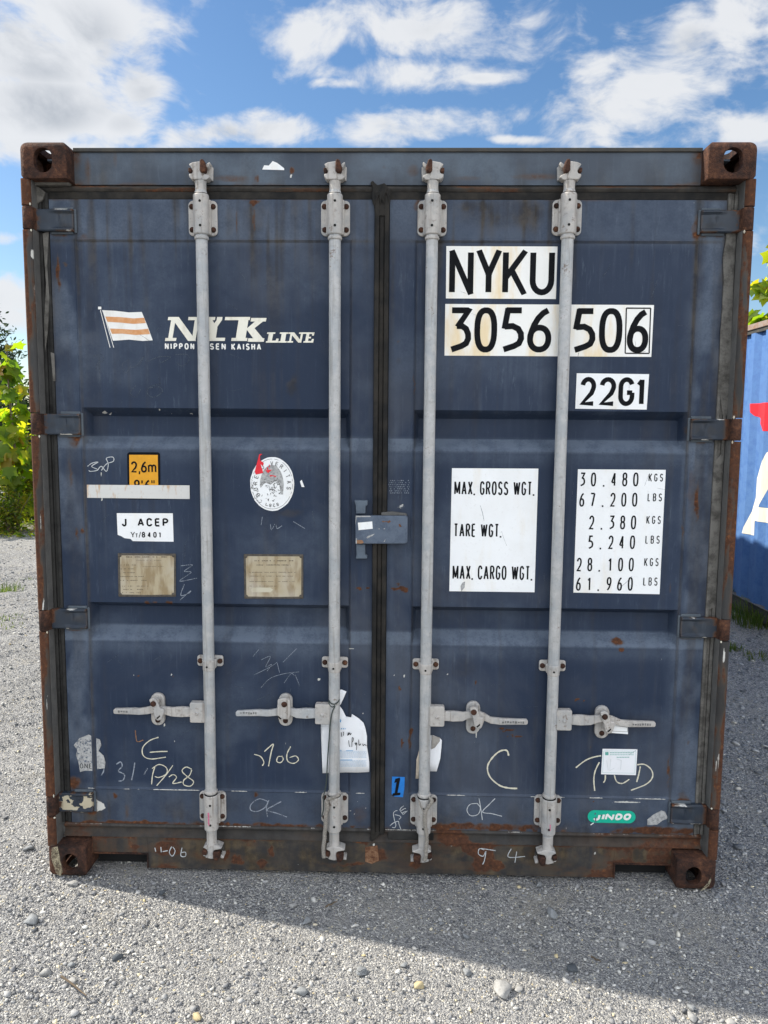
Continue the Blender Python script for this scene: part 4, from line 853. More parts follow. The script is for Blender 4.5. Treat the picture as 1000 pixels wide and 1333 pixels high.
for bi, (xa, xb, xc, sx) in enumerate(BARDEF):
    xr = (P(xa, 330, RY)[0]+P(xb, 600, RY)[0]+P(xc, 1030, RY)[0])/3
    s = -sx                                                    # side of the larger cam claw
    D = DL if bi < 2 else DR
    zt = P(xa, 282 if bi != 3 else 281, RY)[1]; zb = P(xc, [1053.5, 1055.5, 1058, 1059][bi], RY)[1]
    ztc = P(xa, 236, RY)[1]; zbc = P(xc, [1098, 1100, 1103, 1105][bi], RY)[1]
    m = MB(); m.lathe(xr, RY, [(zbc-.002, .0165), (zb-.09, .0165), (zb-.08, .0200), (zt+.08, .0200), (zt+.09, .0165), (ztc+.002, .0165)], 24)
    bar = m.build('locking_bar', GALV, box, smooth=40)
    bracket(bar, xr, zt, 0, False, sx); bracket(bar, xr, zb, 0, True, sx)
    # cams and their keepers
    for top in (True, False):
        k = 1 if top else -1; z0 = ztc if top else zbc
        m = MB()
        zz = sorted([z0, z0-k*.052]); m.lathe(xr, RY, [(zz[0], .0205 if not top else .0195), (zz[0]+.006, .0185), (zz[1]-.006, .0185), (zz[1], .0205 if top else .0195)], 24)
        if top:
            m.prism(mm([(-34, 49), (-22, 55), (5, 59), (10, 50), (8, 23), (10, 2), (-25, 0), (-34, 9), (-34, 18), (-24, 20), (-21, 27), (-24, 36)], s, xr, z0), .010, .052)
            m.prism(mm([(6, 25), (15, 21), (31, 15), (35, 10), (24, 1), (8, 0)], s, xr, z0), .014, .050); m.prism(mm([(18, 50), (33, 60), (35, 56), (27, 42), (20, 40)], s, xr, z0), .020, .056)
        else:
            m.prism(mm([(-29, -7), (-18, 2), (18, 3), (42, -6), (37, -11), (16, -15), (9, -20), (15, -48), (0, -50), (-21, -44), (-12, -27), (-14, -14)], s, xr, z0), .010, .052)
            m.prism(mm([(34, -36), (46, -43), (46, -51), (33, -49)], s, xr, z0), .016, .056); m.prism(mm([(-32, -36), (-20, -40), (-18, -46), (-30, -44)], s, xr, z0), .018, .056)
        cm_ = m.build('bar_cam', CAST, bar, bevel=.004, smooth=45)
        m = MB()
        if top:
            m.prism(mm([(3, 26), (4, 62), (10, 64), (17, 62), (25, 38), (22, 24), (12, 20)], s, xr, z0), .002, .030); m.build('cam_claw', RUSTPOST, cm_, bevel=.004, smooth=45); m = MB(); m.prism(mm([(-37, 38), (-27, 38), (-22, 27), (-30, 20), (-36, 23)], s, xr, z0), .008, .030)
        else:
            m.prism(mm([(-31, -15), (-13, -15), (-14, -32), (-25, -34), (-32, -28)], s, xr, z0), .004, .030); m.build('cam_claw', BOLT, cm_, bevel=.004, smooth=45); m = MB(); m.prism(mm([(9, -20), (33, -17), (37, -36), (26, -52), (11, -48)], s, xr, z0), .000, .030)
        m.build('cam_claw', BOLT if not top else RUSTPOST, cm_, bevel=.004, smooth=45)
        m = MB(); m.prism(mm([(-36, 14), (36, 8), (38, 52), (-34, 56)] if top else [(-30, -6), (38, -6), (42, -46), (-30, -46)], s, xr, z0), .048, PF-.0003); m.build('keeper_plate', CAST if top else SILL, cm_, bevel=.002)
    # guide clamp half way down
    zg = P([275, 434.5, 555.5, 720.5][bi], [863.5, 865.5, 868, 870][bi], RY)[1]
    m = MB(); m.prism(rrect(xr, zg+.003, .094, .040, .009), .049, PF); m.lathe(xr, RY, [(zg-.026, .019), (zg-.024, .0215), (zg+.012, .0215), (zg+.014, .019)], 24); m.prism([(xr-.024, zg-.020), (xr+.024, zg-.020), (xr+.026, zg+.014), (xr-.026, zg+.014)], .034, .052)
    gd = m.build('bar_guide', CAST, bar, bevel=.003, smooth=45)
    for ax in (-.036, .036): bolt(gd, xr+ax, zg+.003, .049)
    m = MB(); m.lathe(xr-.002, zg-.008, [(RY-.0222, .0038), (RY-.015, .0038)], 12, 'y'); m.build('painted_grease_hole', DARKHOLE, gd)  # solid dark disc painted as the shaded hole
    # handle, its hub and the catch that holds it
    zh = P([258, 420, 571, 735][bi], [926, 928, 931, 936][bi], RY)[1]; hx_ = P([206, 372, 616, 784][bi], 928, .05)[0]-xr; ax = abs(hx_)
    HL = [.346, .354, .365, .365][bi]; droop = [0, 0, -.016, -.010][bi]; tip = [-.001, -.004, 0, 0][bi]
    m = MB(); m.prism(rrect(xr+sx*.041, zh, .054, .074, .006), .014, .042); m.lathe(xr+sx*.042, zh-.002, [(.007, .0005), (.009, .006), (.016, .0075)], 12, 'y'); hub = m.build('handle_hub', CAST, bar, bevel=.002, smooth=45)
    top_ = [(.060, .017), (.100, .019), (.135, .015), (ax-.02, .019), (ax+.01, .022), (ax+.035, .014), (ax+.06, .010+droop*.7), (.27, .011+droop), (HL-.004, .009+droop+tip), (HL, .004+droop+tip)]
    bot_ = [(HL, -.006+droop+tip), (HL-.004, -.010+droop+tip), (.27, -.012+droop), (ax+.06, -.013+droop*.7), (ax+.03, -.010), (ax, -.004), (ax-.02, -.007), (.135, -.017), (.100, -.019), (.060, -.016)]
    m = MB(); m.prism([(xr+sx*a, zh+b) for a, b in top_+bot_], .018, .031); m.box(xr+sx*.072, xr+sx*.094, .0168, .02, zh-.016, zh+.016)
    m.box(xr+sx*(ax+.09), xr+sx*(HL-.007), .0165, .02, zh-.008+droop, zh+.007+droop)
    hd = m.build('bar_handle', CAST if bi not in (1,) else GALV, bar, bevel=.003, smooth=45)
    m = MB()                                                   # cast-in marking on the grip
    rg = random.Random(bi); x_ = ax+.10
    while x_ < HL-.017:
        w_ = rg.uniform(.004, .008); m.box(xr+sx*x_, xr+sx*(x_+w_), .0158, .017, zh-rg.uniform(.002, .005)+droop, zh+rg.uniform(.001, .005)+droop); x_ += w_+.003
    m.build('grip_marking', GREYINK, hd)
    zc = P(210, [923, 921, 927, 930][bi], .05)[1]; xc_ = xr+hx_
    m = MB(); m.prism(rrect(xc_, zc, .050, .120, .024), .044, PF); ct = m.build('handle_catch', CAST, bar, bevel=.003, smooth=45)
    m = MB(); rot = [(-.018, .050), (-.006, .058), (.010, .050), (.020, .018), (.034, .016), (.036, .004), (.026, -.024), (.010, -.028), (.000, -.014), (-.004, .010)]
    fl = -sx if bi in (0,) else sx
    if bi == 1: rot = [(-.022, .052), (.0, .060), (.022, .052), (.024, .0), (.020, -.020), (-.018, -.020), (-.024, .0)]
    m.prism([(xc_+fl*a, zc+b) for a, b in rot], .004, .018); m.lathe(xc_+fl*.004, zc+.038, [(.018, .012), (.046, .012)], 14, 'y')
    lv = m.build('catch_lever', CAST, ct, bevel=.004, smooth=45)
    bolt(lv, xc_+fl*-.002, zc+.036, .004, .0095); bolt(ct, xc_, zc-.040, .044, .0085)
    m = MB(); m.prism([(xc_+fl*a, zc+b) for a, b in [(.008, -.016), (.020, -.006), (.022, -.010), (.012, -.020)]], .003, .006); m.build('painted_lever_slot', DARKHOLE, lv)  # dark raised sliver, colour stands for the shade in a slot
    BARS.append((bar, xr, zt, zb, zh, xc_, zc))
def stain(parent, name, mat, pts, Y): m = MB(); m.flat(pts, Y); return m.build(name, mat, parent)
# pink crayon on the brackets
PINK = simple('pink_crayon', (.62, .16, .27), .9, .3, 200, 0)
m = MB()
for bi, za, zc_ in ((0, .00, -.048), (3, -.028, -.052)):
    xr, zb = BARS[bi][1], BARS[bi][3]; m.add([(xr-.007+(.006 if bi else 0), RY-.0266, zb+za), (xr-.001+(.004 if bi else 0), RY-.0268, zb+za), (xr-.001+(.004 if bi else 0), RY-.0268, zb+zc_), (xr-.005+(.006 if bi else 0), RY-.0266, zb+zc_)], [(0, 1, 2, 3)])
    m.build('crayon_mark', PINK, BARS[bi][0]); m = MB()

# the box for the padlock across the door gap
bxz = pp(zp([(135, 330), (830, 330), (852, 350), (850, 690), (815, 710), (135, 712)], 450, 640, 10.526), .03)
m = MB(); m.prism(bxz, .022, .050); lb = m.build('lock_plate', NAVY, box, bevel=.004)
bm_ = lb.data
m = MB(); m.prism(pp(zp([(120, 118), (305, 118), (300, 190), (275, 195), (272, 300), (145, 300), (140, 190)], 450, 640, 10.526), .045), .036, PF); m.build('lock_staple', FRAME, lb, bevel=.003); m = MB(); m.prism(pp(zp([(145, 715), (270, 715), (268, 860), (300, 870), (295, 915), (140, 915), (150, 860)], 450, 640, 10.526), .045), .036, PF); m.build('lock_staple', FRAME, lb, bevel=.003)
m = MB(); m.prism(pp(zp([(490, 285), (640, 275), (830, 300), (845, 330), (485, 330)], 450, 640, 10.526), .04), .036, PF-.001); m.build('lock_hinge', POST, lb, bevel=.003)
m = MB(); m.flat(pp(zp([(168, 425), (365, 408), (372, 508), (178, 527)], 450, 640, 10.526), .0215), .0212); m.build('blank_label', WHITE, lb)
m = MB(); m.flat(pp(zp([(150, 660), (230, 665), (250, 700), (220, 712), (140, 712)], 450, 640, 10.526), .0215), .0214); m.flat(pp(zp([(725, 450), (745, 440), (770, 480), (740, 485)], 450, 640, 10.526), .0215), .0214); m.flat(pp(zp([(500, 400), (540, 408), (585, 405), (605, 390), (620, 410), (590, 430), (560, 415), (505, 418)], 450, 640, 10.526), .0215), .0214)
m.build('rust_chip', MATS['bright_rust'], lb)
m = MB()
for q in ([(285, 635), (300, 610), (400, 575), (370, 605), (300, 640)], [(140, 330), (135, 460), (150, 350), (350, 345), (335, 332)], [(450, 505), (465, 500), (468, 515), (455, 518)], [(520, 505), (540, 500), (540, 512), (525, 516)], [(520, 690), (545, 650), (540, 685)], [(140, 640), (155, 640), (152, 712), (140, 712)]): m.flat(pp(zp(q, 450, 640, 10.526), .0215), .0213)
m.build('paint_scratch', STONEY, lb)

# ================================================================== SIGNS AND LETTERING ON THE DOORS
YS = PX-.0011; YT = PX-.0016
def panel(name, quad, mat, Y=YS, parent=box): m = MB(); m.flat(pp(quad, Y), Y); return m.build(name, mat, parent)
def letters(parent, items, mat, Y=YT, name='lettering'):
    m = MB()
    for it in items: ptext(m, it[0], it[1], Y, it[2], *(it[3:] if len(it) > 3 else ()))
    return m.build(name, mat, parent, fix=False)
o = panel('owner_code_panel', [(581.2, 320.2), (726, 320.8), (723.8, 389.2), (580.6, 388.4)], STAINED)
letters(o, [('N', (585, 324.6, 616.6, 384.2), .0200), ('Y', (620.6, 324.6, 652.2, 384.2), .0200), ('K', (654.4, 324.6, 686, 384.3), .0200), ('U', (690, 324.8, 722, 384.4), .0200)], BLACK)
o = panel('serial_number_panel', [(579.8, 395.6), (851.6, 397), (848, 464.6), (578.8, 462.8)], STAINED)
letters(o, [('3', (584.4, 400, 613.6, 458.8), .0200), ('0', (617.6, 400, 647.4, 458.8), .0200), ('5', (652.4, 400, 682.6, 458.8), .0200), ('6', (686.6, 400, 718.2, 458.8), .0200),
            ('5', (745.4, 401, 775.6, 459.4), .0200), ('0', (780, 401, 810.4, 459.4), .0200), ('6', (816.6, 402, 844.6, 459.4), .0200)], BLACK)
m = MB(); q = pp([(815.6, 401), (847.2, 401.2), (845.2, 460), (814, 459.8)], YT); 
for i in range(4): ribbon(m, [q[i], q[(i+1) % 4]], .0042, YT)
m.build('check_digit_box', BLACK, o, fix=False)
o = panel('size_code_panel', [(751, 485.8), (845.2, 487), (842, 533.2), (749, 532)], WHITE)
letters(o, [('2', (755.6, 490.6, 776, 528.2), .0158), ('2', (780.6, 490.8, 802, 528.4), .0158), ('G', (805.2, 491, 826.2, 528.6), .0158), ('1', (829.5, 491.2, 838.6, 528.8), .0158)], BLACK)
o = panel('weight_title_panel', [(588.5, 609.4), (701, 610), (696, 771), (585, 769.6)], WHITE)
sw = .0056
letters(o, [('MAX. GROSS WGT.', (591.5, 626.5, 695.6, 644.6), sw), ('TARE WGT.', (590.8, 681.6, 652.6, 699.2), sw), ('MAX. CARGO WGT.', (589.2, 736.2, 692.8, 754.8), sw)], BLACK)
m = MB(); m.flat(pp(zp([(440, 395), (452, 390), (450, 415), (435, 435), (432, 410)], 470, 640, 3.333), YT), YT); m.build('scuff', STONEY, o)
o = panel('weight_figures_panel', [(752.5, 610.8), (866.9, 611.6), (858.8, 773.6), (746.6, 771.4)], WHITE)
# figure columns stand plumb on the door: survey the top and bottom row once
rows = [('30.480', 615, 633.2, 'KGS', 616.5, 626.8), ('67.200', 641.4, 659.6, 'LBS', 642.2, 652.6), (' 2.380', 671, 689.2, 'KGS', 671.6, 682), (' 5.240', 697, 714.8, 'LBS', 697.2, 707.8), ('28.100', 726, 743.8, 'KGS', 726.4, 737), ('61.960', 751.2, 769, 'LBS', 751.6, 762.4)]
items = []
colx = [(755.4, 762), (769.4, 776.2), (785.2, 787.4), (795.8, 802.6), (810.2, 817), (824.4, 831.4)]; colb = [(750, 756.4), (763.8, 770.2), (778.2, 780.2), (789.8, 796.2), (803.6, 810), (817.4, 824)]
for s_, ya, yb, u, ua, ub in rows:
    f = (ya-615)/(751.2-615)
    for i, c_ in enumerate(s_):
        if c_ == ' ': continue
        a0, a1 = [colx[i][k]*(1-f)+colb[i][k]*f for k in (0, 1)]
        if c_ == '1': a0 += 1.5; a1 -= 1.5
        items.append((c_, (a0, ya, a1, yb), .0054))
    a0, a1 = 844.6*(1-f)+837.6*f, 863.4*(1-f)+856.2*f
    items.append((u, (a0, ua, a1, ub), .0034, 0., .45))
letters(o, items, BLACK)

# shipping line name: flag, slab serif letters, small line under them
fl = empty('x', (0, 0, 0), None, None); bpy.data.objects.remove(fl)
m = MB(); Z1 = lambda L: pp(zp(L, 0, 160, 3.333), YS)
m.flat(Z1([(443, 812), (500, 815), (560, 822), (615, 820), (640, 880), (663, 943), (620, 946), (560, 940), (490, 945), (470, 885)]), YS)
flag = m.build('flag_emblem', BONE, box)
m = MB()
for q in ([(457, 840), (520, 842), (580, 848), (625, 845), (633, 868), (580, 872), (520, 866), (467, 863)], [(477, 892), (530, 894), (590, 898), (643, 893), (651, 916), (590, 920), (530, 914), (486, 915)]): m.flat(Z1(q), YT)
m.build('flag_stripe', ORANGE, flag)
m = MB()
for a, b in (((436, 812), (478, 975)), ((446, 812), (494, 975))): ribbon(m, Z1([a, b]), .0022, YT)
for k in ((428, 800), (434, 800)): ribbon(m, Z1([(k[0]-2, 803), (k[0]+6, 803)]), .009, YT)
m.build('flag_pole', BONE, flag, fix=False)
Z2 = lambda L: pp(zp(L, 200, 400, 4.5454), YS)
LET = [[(67, 199), (132, 199), (136, 181), (70, 181)], [(86, 183), (112, 183), (130, 74), (104, 74)], [(87, 57), (150, 57), (152, 76), (84, 76)], [(106, 62), (149, 57), (252, 199), (204, 199)], [(226, 199), (248, 199), (268, 74), (244, 74)], [(207, 57), (282, 57), (279, 76), (204, 76)],
       [(294, 57), (366, 57), (363, 76), (291, 76)], [(302, 70), (346, 70), (376, 126), (330, 132)], [(376, 57), (408, 57), (405, 77), (372, 77)], [(376, 72), (404, 76), (366, 132), (338, 122)], [(332, 118), (378, 118), (368, 185), (322, 185)], [(312, 180), (424, 180), (421, 199), (309, 199)],
       [(424, 57), (572, 57), (569, 76), (421, 76)], [(504, 70), (562, 70), (543, 190), (485, 190)], [(462, 181), (556, 181), (553, 199), (459, 199)], [(578, 63), (669, 63), (664, 84), (574, 84)], [(604, 80), (652, 80), (574, 142), (544, 132)], [(548, 128), (588, 112), (652, 190), (596, 192)], [(560, 183), (656, 183), (652, 204), (557, 204)],
       [(664, 209), (735, 209), (741, 186), (728, 184), (722, 197), (700, 197), (708, 157), (719, 157), (721, 148), (673, 148), (671, 157), (682, 157), (674, 200), (666, 200)],
       [(748, 148), (798, 148), (796, 157), (785, 157), (778, 200), (789, 200), (787, 209), (737, 209), (739, 200), (750, 200), (758, 157), (746, 157)],
       [(800, 148), (832, 148), (866, 190), (872, 157), (860, 157), (862, 148), (896, 148), (894, 157), (884, 157), (874, 209), (856, 209), (820, 166), (814, 200), (826, 200), (824, 209), (790, 209), (792, 200), (802, 200), (810, 157), (798, 157)],
       [(896, 148), (953, 148), (948, 168), (938, 168), (938, 158), (922, 158), (919, 174), (932, 174), (931, 184), (917, 184), (914, 199), (932, 199), (938, 187), (949, 187), (944, 209), (886, 209), (888, 200), (897, 200), (905, 157), (894, 157)]]
m = MB()
for i, q in enumerate(LET): m.flat(Z2(q), YS-.00005*(i % 8))
nm = m.build('line_name_lettering', LOGO, box)
letters(nm, [('NIPPON', (214.6, 446.6, 253, 454.8), .0046, 0., .26), ('YUSEN', (257, 446.8, 294, 455.2), .0046, 0., .26), ('KAISHA', (301.2, 447, 340, 455.6), .0046, 0., .26)], BONE, YS, 'small_lettering')

# height warning sign, grey strip over it
o = panel('height_sign', pp and [(165.4, 591), (168, 588.6), (206, 588.8), (208.4, 591), (209, 650), (166.6, 650)], BLACK)
y_ = MB(); y_.flat(pp([(168.2, 592), (205.4, 592.2), (206.2, 645), (168.8, 645)], YT), YT); y_.build('yellow_field', YELLOW, o)
letters(o, [('2', (170.6, 600.4, 178.6, 615.2), .0062), (',', (180.2, 600.4, 182.6, 615.2), .005), ('6', (183.4, 600.4, 191.2, 615.2), .0062), ('m', (192.6, 600.4, 203.6, 615.4), .0056), ('8', (174.2, 624.4, 182.4, 640), .0062), ("'", (184, 624.4, 186, 640), .005), ('6', (187.6, 624.4, 195.6, 640), .0062), ('"', (197.2, 624.4, 201.4, 640), .004)], BLACK, YT-.0006)
panel('cover_strip', [(113, 631), (246.8, 631.8), (247, 649.6), (113.4, 648)], STRIP, YT-.0014)
o = panel('inspection_label', [(152, 668), (225, 668.2), (226, 705.2), (173, 704.4), (170, 701.5), (162, 700.5), (158, 698), (153.2, 696.2)], WHITE)
letters(o, [('J', (158.6, 674.4, 164.8, 685.4), .0060), ('ACEP', (179, 674.4, 219.2, 685.4), .0060, 0., .24), ('Y', (170.2, 692.4, 175.6, 699.8), .0030), ('T', (176.2, 694.4, 179.6, 699.9), .0026), ('/', (180.6, 692, 183.6, 700.2), .0024), ('8401', (184.6, 692.4, 209.2, 699.9), .0040, 0., .40)], BLACK)

# two weathered brass plates with scarcely readable lines
def brass(fr, rowsdef, mat, seed):
    x0, y0, x1, y1 = fr
    m = MB(); m.prism(pp([(x0, y0), (x1, y0+.6), (x1, y1), (x0+1, y1)], PX), PX-.003, PX-.0002); o = m.build('data_plate', BROWNFRAME, box, bevel=.0015)
    m = MB(); m.flat(pp([(x0+2.6, y0+3), (x1-2.6, y0+3.4), (x1-2.8, y1-2.6), (x0+40, y1-2.2), (x0+3.6, y1-2.8)], PX-.0036), PX-.0036); m.build('plate_face', mat, o)
    m = MB()
    for cx, cy in ((x0+2.8, y0+3), (x1-2.8, y0+3), (x0+3.4, y1-3), (x1-3, y1-3)): a, b = P(cx, cy, PX); m.lathe(a, b, [(PX-.0056, .004), (PX-.003, .0075)], 10, 'y')
    m.build('rivet', BROWNFRAME, o, smooth=40)
    rg = random.Random(seed); m = MB()
    for yy0, hgt, xa, xb in rowsdef:
        x = xa
        while x < xb:
            w_ = rg.uniform(.6, 1.8)
            if rg.random() < .72: ribbon(m, pp([(x, yy0+rg.uniform(-.15, .15)), (min(x+w_, xb), yy0+rg.uniform(-.15, .15))], PX-.0039), hgt*.0026, PX-.0039)
            x += w_+rg.uniform(.3, .7)
    m.build('plate_text', simple('plate_ink', (.15, .12, .08), .8, .5, 300, 0) if 'plate_ink' not in MATS else MATS['plate_ink'], o, fix=False); return o
MATS['plate_ink'] = simple('plate_ink', (.15, .12, .08), .8, .5, 300, 0)
brass((153.6, 720, 229.2, 776.6), [(725, 1.6, 164, 217)]+[(735.5+5*i, .9, 157, 157+w_) for i, w_ in enumerate((20, 18, 22, 30, 34))]+[(729.5, .5, 175, 210), (737.5, .5, 180, 213)]+[(763+4.3*i, 1., 159, 159+w_) for i, w_ in enumerate((34, 28, 26))], PLATE, 3)
b2 = brass((317.4, 721, 395, 779.2), [(730, 1.4, 327, 384), (735.5, 1.2, 334, 378), (745, .8, 325, 385), (750, .8, 325, 382), (757, .7, 325, 384), (763, .7, 325, 360)], PLATE, 5)
m = MB(); m.flat(pp([(328, 765), (352, 765), (355.6, 767.8), (352, 771), (328, 771), (327, 768)], PX-.004), PX-.0040); o_ = m.build('plate_badge', vinyl('plate_cream', (.52, .48, .36), (.3, .24, .14), .6, .6), b2)

# worn oval classification sticker
ex, ey, erx, ery = 354.4, 630, 28.6, 35
def oval(k, a0=0, a1=360, n=48, j=0): return [(ex+erx*k*math.cos(R_(a0+(a1-a0)*i/n))+(random.uniform(-j, j)), ey-ery*k*math.sin(R_(a0+(a1-a0)*i/n))+random.uniform(-j, j)) for i in range(n)]
o = panel('oval_sticker', oval(1, j=.25), WHITE)
m = MB(); q = pp(oval(.93, n=60), YT); 
for i in range(60):
    if random.random() < .8: ribbon(m, [q[i], q[(i+1) % 60]], .0012, YT)
m.build('printed_rim', GREYINK, o, fix=False)
m = MB(); m.flat(pp([(ex+15.5*math.cos(R_(a))-.5, ey+2-27*math.sin(R_(a))) for a in range(0, 181, 10)]+[(ex-15, ey+5), (ex-9, ey-2), (ex-2, ey+1), (ex+4, ey-4), (ex+9, ey-1), (ex+11, ey+12), (ex+14, ey+14)], YT), YT); m.build('faded_field', STONEY, o)
def onoval(mb, s, a0, a1, k, hgt, sw, Y):
    for i, c_ in enumerate(s):
        if c_ == ' ': continue
        a = R_(a0+(a1-a0)*i/max(1, len(s)-1)); cx, cz = P(ex+erx*k*math.cos(a), ey-ery*k*math.sin(a), Y)
        t_ = MB(); text(t_, c_, -hgt*.32, hgt*.32, -hgt/2, hgt/2, Y, sw); r_a = a-math.pi/2
        mb.add([(cx+p[0]*math.cos(r_a)-p[2]*math.sin(r_a), p[1], cz+p[0]*math.sin(r_a)+p[2]*math.cos(r_a)) for p in t_.v], t_.f)
m = MB(); onoval(m, 'BUREAU VERITAS', 212, -12, .77, .0155, .0022, YT-.0003); onoval(m, '1828', 252, 288, .80, .012, .0020, YT-.0003); m.build('lettering', GREYINK, o, fix=False)
m = MB(); rg = random.Random(4)
for i in range(70):                                           # scratched remains of print
    a = rg.uniform(0, 6.28); k = rg.uniform(0, .56); x, y = ex+erx*k*math.cos(a), ey+6+ery*k*.8*math.sin(a); d = rg.uniform(0, 3.1); l = rg.uniform(.8, 2.6)
    ribbon(m, pp([(x, y), (x+l*math.cos(d), y+l*math.sin(d)), (x+l*math.cos(d)+rg.uniform(-1, 1), y+l*math.sin(d)+rg.uniform(-1, 1))], YT-.0002), rg.uniform(.0008, .003), YT-.0002)
for i in range(26):
    a = R_(rg.uniform(170, 235)); k = rg.uniform(.72, .95); x, y = ex+erx*k*math.cos(a), ey-ery*k*math.sin(a); ribbon(m, pp([(x, y), (x+rg.uniform(-2, 2), y+rg.uniform(-2, 2)), (x+rg.uniform(-2, 2), y+rg.uniform(-1, 1))], YT-.0002), .0012, YT-.0002)
m.build('worn_print', GREYINK, o, fix=False)
ZS = lambda L, Y=YT: pp(zp(L, 310, 580, 11.111), Y)
m = MB()
for q in ([(240, 380), (295, 170), (305, 130), (330, 118), (350, 125), (315, 150), (320, 215), (372, 250), (362, 295), (325, 270), (365, 395), (258, 420)], [(388, 348), (425, 360), (412, 320), (430, 310), (440, 350), (490, 350), (440, 395), (425, 392)], [(445, 285), (455, 272), (462, 300), (450, 320)], [(455, 425), (500, 430), (552, 440), (545, 455), (500, 440), (465, 452)]): m.flat(ZS(q, YT-.0008), YT-.0008)
m.build('red_scrap', RED, o)
m = MB(); m.flat(ZS([(895, 520), (920, 495), (960, 600), (920, 600)]), YS); m.build('label_scrap', WHITE, box)

# stickers low on the right door, tape, torn label
o = panel('document_label', [(784.6, 974.8), (830, 975.4), (828, 1009.2), (782.6, 1008)], PAPER)
m = MB(); m.flat(pp([(788, 979), (792.4, 979), (792.3, 983.2), (787.9, 983.2)], YT), YT)
for yq, xa, xb, h_ in ((980, 794, 824, .0032), (982.6, 794, 824, .0022), (985.8, 803, 818, .0030)):
    x = xa
    while x < xb: ribbon(m, pp([(x, yq), (x+1.6, yq)], YT), h_, YT); x += 2.1
q = pp([(786, 977.6), (828, 978), (826.4, 1006.6), (784.6, 1005.8)], YT)
for i in range(4): ribbon(m, [q[i], q[(i+1) % 4]], .0006, YT)
m.build('printing', TEALINK, o, fix=False)
m = MB()
for st in ([(790, 990), (792, 1003)], [(795, 988), (794, 1003), (800, 1000)], [(803, 988), (809, 990), (808, 1002)]): ribbon(m, pp(st, YT), .003, YT)
m.build('faint_writing', simple('ghost_ink', (.68, .70, .71), .6, .05, 90, 0), o, fix=False)
JY = PF-.0011
x0, x1, za, zb_ = P(765.2, 1063, JY)[0], P(827.6, 1063, JY)[0], P(796, 1071.4, JY)[1], P(796, 1055.2, JY)[1]
m = MB(); m.flat(rrect((x0+x1)/2, (za+zb_)/2, x1-x0, zb_-za, (zb_-za)/2*.995, 12), JY); o = m.build('maker_badge', TEAL, box)
letters(o, [('J', (772.2, 1059.6, 780.4, 1068.4), .0085, .22), ('I', (783, 1059, 785.6, 1067.8), .0085, .22), ('N', (787.2, 1059, 798.4, 1067.8), .0074, .22), ('D', (800.2, 1059, 809.6, 1067.8), .0080, .22), ('O', (811, 1059, 820.6, 1067.8), .0080, .22)], BONE, JY-.0006)
m = MB()
for q in ([(215, 730), (228, 725), (228, 740), (216, 745)], [(218, 765), (230, 765), (232, 815), (222, 818)], [(275, 742), (290, 745), (285, 756), (276, 754)]): m.flat(pp(zp(q, 745, 960, 7.407), JY), JY-.0011)
m.build('scratch', NAVY, o)
m = MB(); m.flat(pp(zp([(175, 840), (205, 822), (210, 828), (180, 848)], 745, 960, 7.407), JY), JY); m.build('label_scrap', BONE, box)
m = MB(); m.flat(pp(zp([(725, 845), (725, 790), (780, 745), (860, 703), (895, 715), (918, 765), (915, 785), (870, 800), (820, 840), (770, 845)], 745, 960, 7.407), PF), PF-.0008); m.build('label_remains', STONEY, box)
m = MB(); m.flat(pp(zp([(135, 436), (160, 437), (190, 438), (188, 490), (182, 526), (145, 522), (133, 512)], 470, 880, 3.333), PF), PF-.0010); o = m.build('tape_piece', TAPE, box)
m = MB(); L_ = lambda q: pp(zp(q, 470, 880, 3.333), PF)
for q in ([(150, 445), (168, 440), (170, 447), (158, 508), (146, 510), (154, 460), (144, 463)], [(138, 508), (172, 505), (170, 516), (136, 520)]): m.flat(L_(q), PF-.0016-.0001*len(q))
m.build('lettering', BLACK, o)
m = MB(); L_ = lambda q: pp(zp(q, 0, 880, 3.333), PF)
m.flat(L_([(320, 300), (345, 270), (385, 254), (402, 262), (402, 310), (404, 412), (372, 410), (348, 416), (340, 370), (330, 345), (336, 320)]), PF-.0008); m.flat(L_([(418, 270), (434, 275), (440, 300), (428, 325), (450, 345), (458, 375), (455, 400), (422, 404)]), PF-.0008)
o = m.build('torn_label', STONEY, box); letters(o, [('ONE', (104, 994, 119.6, 1000.4), .0022, 0., .3)], BLACK, PF-.0014)
m = MB(); rg = random.Random(9)
for i in range(60):
    x, y = rg.uniform(100, 120), rg.uniform(962, 992); d = rg.uniform(0, 3); ribbon(m, pp([(x, y), (x+2*math.cos(d), y+2*math.sin(d))], PF-.0012), rg.uniform(.001, .004), PF-.0012)
m.build('worn_print', NAVY, o, fix=False)

# chalk marks
def chalkm(name, mat, strokes, Y, wd, off=.0012, ox=0, oy=0, s=1., jit=.25):
    m = MB(); rg = random.Random(len(strokes))
    for st in strokes:
        pts = smoothline(zp(st, ox, oy, s), 6); n = len(pts)
        ribbon(m, pp(pts, Y-off), [wd*(1+rg.uniform(-jit, jit)) for _ in range(n)], Y-off)
    return m.build(name, mat, box, fix=False)
A = (0, 880, 3.333); B = (220, 880, 3.333); C_ = (470, 880, 3.333); D_ = (700, 880, 3.333)
chalkm('chalk_letter', CHALK, [[(688, 266), (650, 280), (620, 310), (622, 345), (655, 360), (720, 352)], [(650, 331), (690, 328), (727, 327)]], PX, .0036, .0012, *A)
chalkm('chalk_letter', MATS['bright_rust'], [[(587, 236), (590, 262), (596, 285), (622, 278)]], PX, .0032, .0012, *A)
chalkm('chalk_number', CHALK, [[(672, 395), (662, 430), (658, 470)], [(660, 402), (690, 384), (722, 398), (722, 425), (690, 440), (672, 436)], [(750, 388), (720, 430), (680, 476)], [(733, 438), (752, 428), (766, 440), (750, 466), (788, 460)], [(832, 405), (808, 395), (790, 412), (812, 436), (840, 458), (826, 478), (798, 472), (798, 452), (822, 432), (832, 408)]], PX, .0034, .0012, *A)
